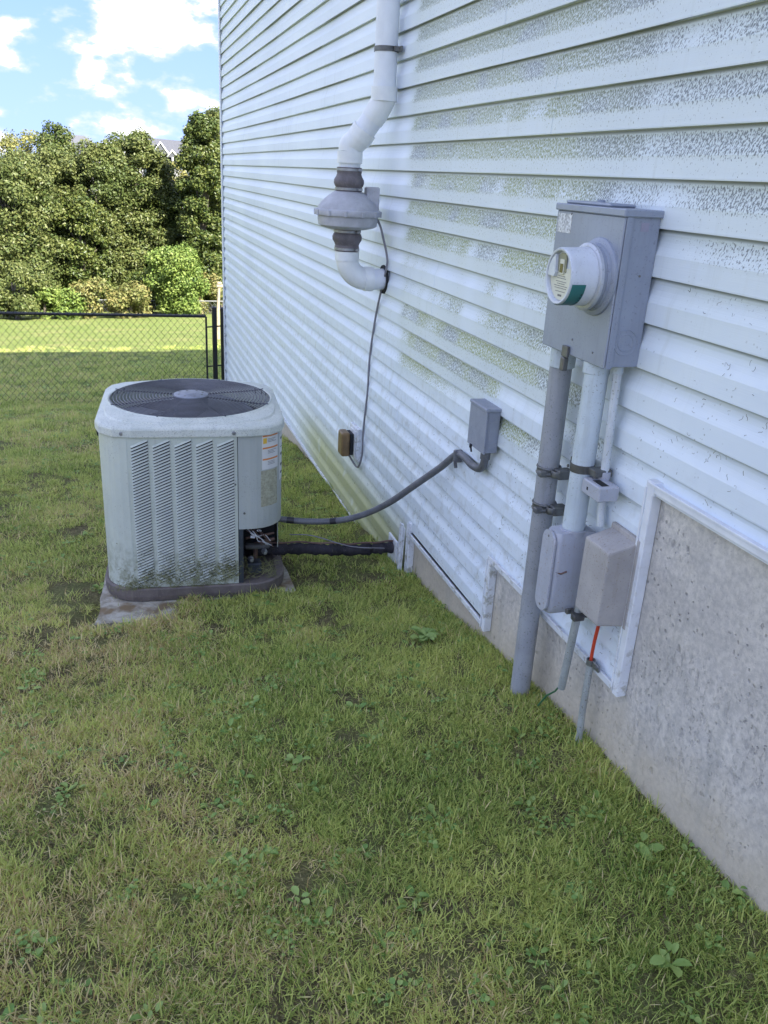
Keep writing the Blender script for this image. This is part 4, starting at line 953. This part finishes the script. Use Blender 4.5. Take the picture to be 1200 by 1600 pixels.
# ------------------------------------------------------------------ near fence
FY = 12.05
fn = thing('chain_link_fence', 'black chain link fence across the lawn behind the air conditioner', 'fence', (-3.0, FY, float(gz(-3.0, FY))))
F1 = Vector((-3.0, FY, float(gz(-3.0, FY))))
fl_ = lambda p: tuple(Vector(p)-F1)
rail = lambda x: -1.895-0.0095*(x+2.86)
XL = -7.0
MB().tube([fl_((x, FY, rail(x)-(0.0 if x > -4 else 0))) for x in (XL, -6, -3, -0.25)], 0.020, 10).build('top_rail', M['fence'], fn)
for (x, r, t) in ((-0.135, 0.034, 0.11), (-0.248, 0.014, -0.01), (-0.02, 0.034, 0.10), (-3.35, 0.024, 0.03), (-5.6, 0.024, 0.03), (XL, 0.03, 0.05)):
    g = float(gz(x, FY)); mb = MB().tube([fl_((x, FY-0.0, g-0.1)), fl_((x, FY, rail(x)+t))], r, 12)
    if r > 0.02: mb.lathe([(r, 0), (r*1.05, 0.01), (r*0.6, 0.025), (0, 0.03)], 12, fl_((x, FY, rail(x)+t)))
    mb.build('fence_post', M['fence'], fn)
for z in (-2.07, -2.62, -3.0): MB().tube([fl_((-0.25, FY, z)), fl_((-0.02, FY, z+0.02))], 0.010, 8).build('hinge', M['fence'], fn)
cm = MB(); dw, dh = 0.0445, 0.104
nw = int((abs(XL)-0.25)/dw)
for i in range(nw+1):
    xa = XL+i*dw; top = rail(xa)+0.04; bot = float(gz(xa, FY))+0.01; k = 0; z = top; pts = []
    while z > bot: pts.append(fl_((xa+(0 if (k+i) % 2 else dw), FY-0.022+(0.003 if (k+i) % 2 else -0.003), z))); z -= dh/2; k += 1
    if len(pts) > 1: cm.tube(pts, 0.0031, 3, cap=False)
cm.build('chain_link_mesh', M['fence'], fn, kind='stuff')
# far fence
FY2 = 37.5; f2 = thing('far_chain_link_fence', 'old grey chain link fence at the foot of the far trees', 'fence', (0, FY2, float(gz(0, FY2))))
g0 = float(gz(0, FY2))
MB().tube([(x, 0, 0.58) for x in (-14, 0, 9)], 0.022, 6).build('top_rail', M['galvfar'], f2)
for x in (-11.5, -8.4, -5.3, -2.35, 0.7, 3.8, 6.9): MB().tube([(x, 0, -0.1), (x, 0, 0.64)], 0.028, 6).build('fence_post', M['galvfar'], f2)
mb = MB()
for i in range(120):
    x = -14+i*0.19
    for sgn in (1, -1): mb.tube([(x, -0.02, 0.0), (x+sgn*0.55, -0.02, 0.57)], 0.0035, 3, cap=False)
mb.build('chain_link_mesh', M['galvfar'], f2, kind='stuff')
# pale pole beyond the gate
gzp = float(gz(1.29, 24)); sp_ = thing('wooden_pole', 'pale wooden pole standing on the lawn just beyond the fence gate', 'pole', (1.25, 24, gzp))
MB().tube([(0, 0, -0.1), (0.01, 0, 0.8), (0.05, 0, 1.45)], [0.05, 0.045, 0.035], 8).build('shaft', M['wood'], sp_)
MB().box((-0.02, -0.05, 1.42), (0.20, 0.05, 1.49), 0.01).box((0.0, -0.04, 1.50), (0.12, 0.04, 1.56), 0.01).build('cross_piece', M['wood'], sp_)

# ------------------------------------------------------------------ trees
def crown_mesh(name, mat, h, r, nleaf, lobes, seed, leaf=0.17, base=0.0, flat=1.0, drape=1.0, topw=0.85):
    rg = np.random.default_rng(seed)
    # lobes distributed over an egg-shaped hull
    L = []
    for i in range(lobes):
        t = (i+0.5)/lobes; z = base+(h-base)*(0.08+0.90*t**0.9)
        u = (z-base)/(h-base); rad = r*(math.sin(min(1, u*1.25+0.28)*PI/2)**0.6)*(1.0-(1-topw)*max(0, (u-0.45)/0.55)**1.3)
        if u > 0.86: rad *= math.sqrt(max(0.03, (1-u)/0.14))
        a = rg.uniform(0, 2*PI); q = rad*math.sqrt(rg.uniform(0.12, 1))
        lr = (0.30+0.16*r)*rg.uniform(0.55, 1.15)*(1-0.2*u); L.append((q*math.cos(a), q*math.sin(a), z-lr*0.5*(u > 0.85), lr))
    L = np.array(L); idx = rg.choice(len(L), nleaf, p=L[:, 3]**2/np.sum(L[:, 3]**2))
    d = rg.normal(size=(nleaf, 3)); d /= np.linalg.norm(d, axis=1)[:, None]; d[:, 2] = d[:, 2]*0.9+0.15
    rad = L[idx, 3]*(0.45+0.75*rg.random(nleaf)**0.8)
    P = L[idx, :3]+d*rad[:, None]*np.array([1, 1, 0.82*flat]) + rg.normal(0, 0.03, (nleaf, 3))
    P[:, 2] = np.maximum(P[:, 2], base*0+0.05)
    nrm = d*0.75+rg.normal(0, 0.55, (nleaf, 3))+np.array([0, 0, 0.35]); nrm /= np.linalg.norm(nrm, axis=1)[:, None]
    t = np.cross(nrm, rg.normal(size=(nleaf, 3))); t /= np.linalg.norm(t, axis=1)[:, None]; b = np.cross(nrm, t)
    s = leaf*rg.uniform(0.55, 1.25, nleaf)[:, None]
    # leaf: kite of 4 verts with fold
    v = np.stack([P-t*s*0.5, P+b*s*0.30+nrm*s*0.06, P+t*s*0.55-nrm*s*0.10, P-b*s*0.30+nrm*s*0.06], 1).reshape(-1, 3)
    me = bpy.data.meshes.new(name); n = nleaf
    me.vertices.add(4*n); me.vertices.foreach_set('co', v.ravel().astype(np.float32))
    me.loops.add(6*n); q = np.arange(n)*4
    li = np.stack([q, q+1, q+2, q, q+2, q+3], 1).ravel(); me.loops.foreach_set('vertex_index', li.astype(np.int32))
    me.polygons.add(2*n); me.polygons.foreach_set('loop_start', (np.arange(2*n)*3).astype(np.int32))
    me.update(calc_edges=True)
    ca = me.color_attributes.new('Col', 'FLOAT_COLOR', 'POINT')
    lobe_r = rg.random(len(L)); cr = np.clip(0.65*rg.random(n)+0.35*lobe_r[idx], 0, 1); cg = rg.random(n)
    cc = np.ones((4*n, 4), np.float32); cc[:, 0] = np.repeat(cr, 4); cc[:, 1] = np.repeat(cg, 4); cc[:, 2] = 0
    ca.data.foreach_set('color', cc.ravel()); me.materials.append(mat); return me, L
def trunk_mesh(h, r, L, seed):
    rg = random.Random(seed); mb = MB()
    p = [(0, 0, -0.2)]+[(rg.uniform(-.08, .08), rg.uniform(-.08, .08), h*0.75*k/5) for k in range(1, 6)]
    mb.tube(p, [r*1.5, r, r*0.85, r*0.7, r*0.5, r*0.25], 8)
    for l in L[::5]:
        zb = max(0.3, float(l[2])*0.6); q = Vector((0, 0, zb)); e = Vector((float(l[0])*.7, float(l[1])*.7, float(l[2])*0.9))
        mb.tube([q, q.lerp(e, 0.5)+Vector((0, 0, 0.1)), e], [r*0.4, r*0.28, r*0.1], 5)
    return mb
TG = 'trees along the far end of the lawn'
def tree(name, label, cat, x, y, top, r, nleaf, lobes, seed, mat, leaf=0.17, group=TG, **kw):
    if cat == 'tree': lobes = int(lobes*2.2); nleaf = int(nleaf*1.9); leaf *= 0.80
    g = float(gz(x, y)); h = top-g; t = thing(name, label, cat, (x, y, g), 0, group)
    me, L = crown_mesh('crown', mat, h, r, nleaf, lobes, seed, leaf, **kw); link('crown', me, t)
    trunk_mesh(h, 0.05+0.018*h, L, seed).build('trunk', M['bark'], t); return t
tree('broadleaf_tree', 'broad olive green tree at the left edge of the photo', 'tree', -5.35, 38.5, 0.25, 1.9, 26000, 60, 1, M['tree_a'])
tree('broadleaf_tree', 'pale yellow green tree top peeking out behind the leftmost tree', 'tree', -5.3, 48, 1.3, 1.9, 9000, 40, 2, M['tree_c'])
tree('broadleaf_tree', 'dark rounded treetop rising behind the two leftmost trees', 'tree', -3.75, 47, 1.75, 1.25, 11000, 34, 3, M['tree_b'], topw=0.6)
tree('broadleaf_tree', 'olive tree with a reddish tinge just left of the gap with the grey roof', 'tree', -3.5, 42, 0.55, 1.35, 22000, 50, 4, M['tree_a'])
tree('broadleaf_tree', 'round topped green tree just right of the left roof', 'tree', -1.85, 41, 0.85, 1.45, 24000, 50, 5, M['tree_a'])
tree('broadleaf_tree', 'tallest tree of the middle group, left of the white gable', 'tree', -0.30, 42, 1.40, 1.6, 26000, 56, 6, M['tree_a'])
tree('broadleaf_tree', 'yellowing tree below the white gable', 'tree', 1.50, 45.5, 0.25, 1.1, 10000, 34, 7, M['tree_c'])
tree('broadleaf_tree', 'dark green tree filling the gap below the white gable', 'tree', 0.9, 42.5, -0.6, 1.2, 16000, 40, 8, M['tree_b'])
tree('broadleaf_tree', 'tall narrow dark green tree next to the house corner', 'tree', 2.55, 40, 2.2, 1.0, 22000, 48, 9, M['tree_b'], topw=0.8)
tree('broadleaf_tree', 'tall green tree half hidden by the house corner', 'tree', 3.55, 41.5, 2.5, 1.2, 18000, 48, 10, M['tree_a'], topw=0.7)
tree('broadleaf_tree', 'fresh green small tree low in front of the dark trees near the house corner', 'tree', 0.98, 36.4, -3.0, 1.10, 13000, 34, 11, M['tree_d'], leaf=0.15)
tree('broadleaf_tree', 'dark green lower tree between the two middle trees', 'tree', -2.75, 39.5, -1.3, 1.1, 12000, 34, 12, M['tree_b'])
tree('broadleaf_tree', 'olive tree beyond the left edge of the photo', 'tree', -8.6, 39.5, 0.6, 2.0, 14000, 50, 13, M['tree_a'])
SG = 'shrubs below the far trees'
def shrub(label, x, y, top, r, n, seed, mat, leaf=0.12): return tree('shrub', label, 'shrub', x, y, top, r, n, 16, seed, mat, leaf, group=SG)
shrub('bright yellow green shrub below the trees on the left', -3.20, 34.5, -4.55, 0.62, 4200, 21, M['tree_d'])
shrub('rusty olive shrub right of the bright green one', -2.35, 35, -4.15, 0.60, 3000, 22, M['tree_e'])
shrub('wide yellowish shrub under the middle tree', -0.95, 35.3, -4.40, 0.85, 4500, 23, M['tree_e'])
shrub('green bushes at the left edge behind the fence rail', -4.9, 34, -3.6, 1.15, 9000, 24, M['tree_a'])
shrub('low green bush at the left edge nearest the lawn', -4.0, 34.2, -4.4, 0.75, 4500, 25, M['tree_d'])
shrub('low olive shrub in front of the tall tree by the house corner', 2.2, 38.6, -4.3, 0.95, 6000, 26, M['tree_e'])
shrub('dark shrub left of the fresh green small tree', 0.0, 38.8, -4.2, 0.85, 6000, 27, M['tree_b'])
# hedge mass behind, closes gaps
me, L = crown_mesh('undergrowth', M['tree_b'], 5.0, 1.0, 40000, 90, 31, 0.24)
co_ = np.empty(len(me.vertices)*3, np.float32); me.vertices.foreach_get('co', co_); co_ = co_.reshape(-1, 3)
lob = np.repeat(rng.uniform(-9, 5.2, len(me.vertices)//4), 4); co_[:, 0] = co_[:, 0]*0.9+lob; co_[:, 1] += 44+0.6*np.sin(lob*2); co_[:, 2] = co_[:, 2]*(1+0.22*np.sin(lob*1.7+1)) - 6.5
me.vertices.foreach_set('co', co_.ravel()); me.update()
o = link('undergrowth', me, kind='stuff'); tag(o, 'dark undergrowth massed between and behind the far trees', 'undergrowth')

# ------------------------------------------------------------------ far houses
fh = thing('far_house', 'distant house with dark roof and two small white gables above the trees', 'house', (3.6, 76, -9)); H = fh
MB().box((-3.2, 0, 0), (5.0, 6, 9.2)).build('wall', M['farwall'], H)
mb = MB(); vs = [(-3.6, -0.5, 9.15), (5.4, -0.5, 9.15), (5.4, 6.5, 9.15), (-3.6, 6.5, 9.15), (-2.6, 3, 11.0), (5.4, 3, 10.75)]
mb.add(vs, [(0, 1, 5, 4), (2, 3, 4, 5), (3, 0, 4), (1, 2, 5), (0, 1, 2, 3)]); mb.build('roof', M['roof'], H)
for (x, w, b, h) in ((-0.85, 0.62, 9.75, 0.85), (0.05, 0.42, 9.55, 0.50)):
    g = MB(); g.add([(x-w, -0.75, b), (x+w, -0.75, b), (x, -0.75, b+h), (x-w, 1.2, b), (x+w, 1.2, b), (x, 1.2, b+h)], [(0, 1, 2), (0, 2, 5, 3), (1, 4, 5, 2), (0, 3, 4, 1)]); go = g.build('gable', M['roof'], H)
    MB().tube([(x-w, -0.8, b), (x, -0.8, b+h), (x+w, -0.8, b)], 0.075, 4).build('fascia', M['farwhite'], go)
    MB().tube([(x, -0.8, 8.0), (x, -0.8, b)], 0.07, 4).build('porch_post', M['farwhite'], H)
for x in (-2.2, 1.2, 2.6): MB().box((x, -0.05, 7.6), (x+0.7, 0.02, 8.8)).build('window', M['farwin'], H)
fh2 = thing('far_house', 'distant grey roof showing between the left trees', 'house', (-3.3, 80, -9))
MB().box((-3.0, 0, 0), (2.2, 5, 9.4)).build('wall', M['farwall'], fh2)
mb = MB(); vs = [(-3.4, -0.4, 9.4), (2.5, -0.4, 9.4), (2.5, 5.4, 9.4), (-3.4, 5.4, 9.4), (-2.0, 2.5, 10.9), (0.2, 2.5, 10.9)]
mb.add(vs, [(0, 1, 5, 4), (2, 3, 4, 5), (3, 0, 4), (1, 2, 5), (0, 1, 2, 3)]); mb.build('roof', plain('grey_shingle', (0.10, 0.105, 0.12), 0.9), fh2)
for x in (-1.6, 0.3): MB().box((x, -0.05, 7.8), (x+0.7, 0.02, 9.0)).build('window', M['farwin'], fh2)

# ------------------------------------------------------------------ grass
def blades(n, rad, hmin, hmax, wmin, wmax, lay, seed, name, mat, dead=False):
    rg = np.random.default_rng(seed)
    a = rg.uniform(0, 2*PI, n); q = rad*np.sqrt(rg.random(n)); px, py = q*np.cos(a), q*np.sin(a)
    th = rg.uniform(0, 2*PI, n); h = rg.uniform(hmin, hmax, n); w = rg.uniform(wmin, wmax, n)
    lean = np.clip(rg.normal(lay, 0.28, n), 0.02, 1.5)
    dx, dy = np.cos(th), np.sin(th); sx, sy2 = -dy, dx
    V_, F_, C_ = [], [], []
    segs = 4
    for i in range(n):
        x, y, z = px[i], py[i], -0.006; ang = lean[i]*0.8; r1, r2_ = rg.random(), rg.random(); b0 = len(V_)
        tw = rg.normal(0, 0.5)
        for k in range(segs):
            wk = w[i]*(1, 0.95, 0.7, 0)[k]*0.5; ct, st_ = math.cos(tw*k*0.4), math.sin(tw*k*0.4)
            ox, oy, oz = sx[i]*wk*ct, sy2[i]*wk*ct, wk*st_
            if k < segs-1: V_ += [(x-ox, y-oy, z-oz), (x+ox, y+oy, z+oz)]
            else: V_.append((x, y, z))
            st = h[i]/(segs-1); x += dx[i]*st*math.sin(ang); y += dy[i]*st*math.sin(ang); z += st*math.cos(ang)
            ang = min(1.62, ang+lean[i]*rg.uniform(0.02, 0.36)); 
            if z < 0.003: z = 0.003
        F_ += [(b0, b0+1, b0+3, b0+2), (b0+2, b0+3, b0+5, b0+4), (b0+4, b0+5, b0+6)]
        C_ += [(r1, r2_, 0, 1)]*(2*segs-1)
    me = bpy.data.meshes.new(name); me.from_pydata(V_, [], F_); me.materials.append(mat)
    ca = me.color_attributes.new('Col', 'FLOAT_COLOR', 'POINT'); ca.data.foreach_set('color', np.array(C_, np.float32).ravel())
    me.polygons.foreach_set('use_smooth', [True]*len(F_)); return me
def weedmesh(n, rad, size, seed, mat, round_=False):
    rg = random.Random(seed); V_, F_, C_ = [], [], []
    for i in range(n):
        a = rg.uniform(0, 2*PI); q = rad*math.sqrt(rg.random()); c = Vector((q*math.cos(a), q*math.sin(a), rg.uniform(0.006, 0.035)))
        s_ = size*rg.uniform(0.6, 1.2); d = Vector((math.cos(a), math.sin(a), rg.uniform(-0.1, 0.5))).normalized() if not round_ else Vector((rg.uniform(-1, 1), rg.uniform(-1, 1), 0.1)).normalized()
        sd = d.cross(Vector((rg.uniform(-.3, .3), rg.uniform(-.3, .3), 1))).normalized(); up_ = sd.cross(d).normalized(); b = len(V_)
        wd = 0.42 if round_ else 0.30
        prof_ = [(-0.5, 0.05), (-0.25, 0.8), (0.05, 1.0), (0.32, 0.7), (0.5, 0.0)]
        for (t, w) in prof_:
            mid = c+d*s_*t+up_*(-0.25*t*t*s_)
            V_ += [mid-sd*s_*wd*w+up_*s_*0.10*w, mid-up_*0.0, mid+sd*s_*wd*w+up_*s_*0.10*w]
        r1, r2_ = rg.random(), rg.random()*0.6
        for k in range(4): F_ += [(b+3*k, b+3*k+1, b+3*k+4, b+3*k+3), (b+3*k+1, b+3*k+2, b+3*k+5, b+3*k+4)]
        C_ += [(r1, r2_, 0, 1)]*15
    me = bpy.data.meshes.new('weed'); me.from_pydata([tuple(v) for v in V_], [], F_); me.materials.append(mat)
    ca = me.color_attributes.new('Col', 'FLOAT_COLOR', 'POINT'); ca.data.foreach_set('color', np.array(C_, np.float32).ravel())
    me.polygons.foreach_set('use_smooth', [True]*len(F_)); return me
tuftcol = bpy.data.collections.new('tuft_sources')
def src(i, me):
    o = bpy.data.objects.new('tuft_%02d' % i, me); tuftcol.objects.link(o)
for i in range(5): src(i, blades(84, 0.068, 0.016, 0.058, 0.0022, 0.0050, 0.90, 100+i, 'tuft', M['grass']))
for i in range(3): src(5+i, blades(90, 0.072, 0.020, 0.065, 0.0014, 0.0030, 1.30, 120+i, 'tuft', M['grass']))
src(8, weedmesh(16, 0.05, 0.017, 130, M['weed'], True))
src(9, weedmesh(9, 0.045, 0.030, 131, M['weed']))
src(10, blades(16, 0.05, 0.055, 0.095, 0.003, 0.005, 0.6, 140, 'tuft', M['grass']))
def scatter(name, label, x0, x1, y0, y1, per, smin, smax, seed, maskfn):
    rg = np.random.default_rng(seed); n = int((x1-x0)*(y1-y0)*per)
    x = rg.uniform(x0, x1, n); y = rg.uniform(y0, y1, n); k = maskfn(x, y) > rg.random(n); x, y = x[k], y[k]; n = len(x)
    z = gz(x, y)-0.003
    me = bpy.data.meshes.new(name); me.vertices.add(n); me.vertices.foreach_set('co', np.stack([x, y, z], 1).astype(np.float32).ravel())
    rot = np.zeros((n, 3), np.float32); rot[:, 2] = rg.uniform(0, 2*PI, n); rot[:, :2] = rg.normal(0, 0.10, (n, 2))
    a = me.attributes.new('rot', 'FLOAT_VECTOR', 'POINT'); a.data.foreach_set('vector', rot.ravel())
    s_ = rg.uniform(smin, smax, n).astype(np.float32); a = me.attributes.new('scl', 'FLOAT', 'POINT'); a.data.foreach_set('value', s_)
    pr_ = np.array([.14, .14, .14, .13, .13, .075, .07, .07, .040, .030, .035]); pr_ /= pr_.sum()
    idx = rg.choice(11, n, p=pr_).astype(np.int32)
    a = me.attributes.new('idx', 'INT', 'POINT'); a.data.foreach_set('value', idx)
    o = link(name, me, kind='stuff'); tag(o, label, 'grass')
    ng = bpy.data.node_groups.new(name, 'GeometryNodeTree')
    ng.interface.new_socket('Geometry', in_out='INPUT', socket_type='NodeSocketGeometry'); ng.interface.new_socket('Geometry', in_out='OUTPUT', socket_type='NodeSocketGeometry')
    N_, K = ng.nodes, ng.links; gi, go = N_.new('NodeGroupInput'), N_.new('NodeGroupOutput')
    ip = N_.new('GeometryNodeInstanceOnPoints'); ci = N_.new('GeometryNodeCollectionInfo'); ci.inputs['Collection'].default_value = tuftcol; ci.inputs['Separate Children'].default_value = True; ci.inputs['Reset Children'].default_value = True
    ip.inputs['Pick Instance'].default_value = True
    def na(nm, ty):
        q = N_.new('GeometryNodeInputNamedAttribute'); q.data_type = ty; q.inputs[0].default_value = nm; return q.outputs[0]
    K.new(gi.outputs[0], ip.inputs['Points']); K.new(ci.outputs[0], ip.inputs['Instance']); K.new(na('idx', 'INT'), ip.inputs['Instance Index'])
    e2r = N_.new('FunctionNodeEulerToRotation'); K.new(na('rot', 'FLOAT_VECTOR'), e2r.inputs[0]); K.new(e2r.outputs[0], ip.inputs['Rotation'])
    K.new(na('scl', 'FLOAT'), ip.inputs['Scale']); K.new(ip.outputs[0], go.inputs[0])
    md = o.modifiers.new('scatter', 'NODES'); md.node_group = ng; return o
def mask(x, y):
    m_ = np.ones_like(x)
    dx, dy = x-AC[0], y-AC[1]
    inb = (dx > -0.53) & (dx < 0.55) & (dy > -0.66) & (dy < 0.58)
    m_ = np.where(inb & (dy > -0.45) & (dx > -0.42), 0, m_)
    # grass creeps over the pad front, left corner stays bare
    m_ = np.where(inb & (dy <= -0.45), np.where(dx < -0.18, 0.22, 0.9), m_)
    m_ = np.where(inb & (dx <= -0.42) & (dy > -0.45), np.where(dy < -0.25, 0.3, 0.75), m_)
    m_ = np.where((dx > -0.75) & (dx <= -0.53) & (dy > -0.75) & (dy < 0.1), 0.35, m_)
    m_ = np.where((dx > 0.50) & (dx < 1.0) & (dy > -0.42) & (dy < 0.05), 0.30, m_)
    m_ = np.where(x > 0.005, 0, m_)
    pat = np.sin(x*5.1+y*2.3)+np.sin(x*2.2-y*6.1+2)+np.sin(x*11+y*9)*0.5
    return m_*np.clip(0.95+0.10*pat, 0.72, 1)
scatter('near_grass', 'short mown grass with dry blades and small weeds in the foreground', -3.4, 0.02, 0.3, 3.4, 760, 0.58, 1.00, 1, mask)
scatter('lawn_grass', 'short mown grass round the air conditioner', -4.0, 0.02, 3.4, 7.5, 400, 0.70, 1.1, 2, mask)
scatter('slope_grass', 'short mown grass on the slope up to the fence', -6.0, 0.02, 7.5, 12.5, 110, 1.1, 1.6, 3, mask)
scatter('yard_grass', 'mown grass beyond the fence', -7.0, 2.5, 12.5, 22.0, 55, 1.3, 2.1, 4, lambda x, y: np.where((x > -0.1) & (y < 12.1), 0, np.clip((22.5-y)/7, 0, 1)))
scatter('edge_grass', 'uncut longer grass along the foot of the concrete wall', -0.075, 0.012, 0.4, 4.3, 800, 0.6, 1.05, 6, lambda x, y: np.where(x > 0.005, 0, 1.0))
# single weeds one can point at
WG = [(-1.07, 1.62, 0.9, 'bright clump of round weed leaves, lowest left one in the foreground lawn'),
      (-1.20, 1.80, 0.8, 'small bright weed with two leaves, left of the lowest clump'),
      (-0.96, 2.20, 1.0, 'broad dark green weed leaf in the middle of the foreground lawn'),
      (-1.06, 2.62, 0.8, 'pair of small weed leaves below the air conditioner corner'),
      (-0.14, 1.52, 1.3, 'large pale weed leaf near the concrete wall'),
      (-0.28, 1.18, 1.3, 'patch of weed leaves in the lower right lawn'),
      (-1.85, 3.05, 1.0, 'dark weed leaves at the left edge below the concrete pad'),
      (-0.22, 3.05, 1.6, 'leafy weed tuft against the concrete wall left of the thick conduit')]
for i, (x, y, s_, lab_) in enumerate(WG):
    me = weedmesh(7 if s_ < 1.5 else 22, 0.028*s_ + 0.01, 0.032*s_, 300+i, M['weed']); o = link('weed', me)
    o.location = (x, y, float(gz(x, y))+0.012); tag(o, lab_, 'weed', 'broad leaved weeds in the lawn')

# debris threads and cobweb bits caught on the siding, low part
mb = MB(); random.seed(77)
for _ in range(800):
    y = random.choice([random.uniform(1.1, 2.9), random.uniform(1.9, 4.6), random.uniform(3, 7)]); zlo = zone_bottom(y)+0.03
    z = zlo+abs(random.gauss(0, 0.33)); 
    if z > -0.2: continue
    k = math.floor((z-Z0)/E_); c = random.choice([0.55, 0.72, 0.85, 0.9]); z = Z0+k*E_+c*E_ if random.random() < .7 else z
    if z < zlo: continue
    cc = ((z-Z0)/E_) % 1; xo = 0.0 if cc < 0.5 else (cc-0.5)*0.024
    p = Vector((xo-0.003, y, z)); pts = [p.copy()]; d = Vector((0, random.uniform(-1, 1), random.uniform(-1, 1))).normalized()
    for k2 in range(random.randint(2, 5)):
        d = (d+Vector((0, random.uniform(-.8, .8), random.uniform(-.8, .8)))).normalized(); p = p+d*random.uniform(0.0015, 0.0055); p.x = xo-0.003-random.uniform(0, 0.002); pts.append(p.copy())
    mb.tube(pts, random.uniform(0.0003, 0.0007), 3, cap=False)
o = mb.build('siding_debris', M['debris'], house, kind='stuff')
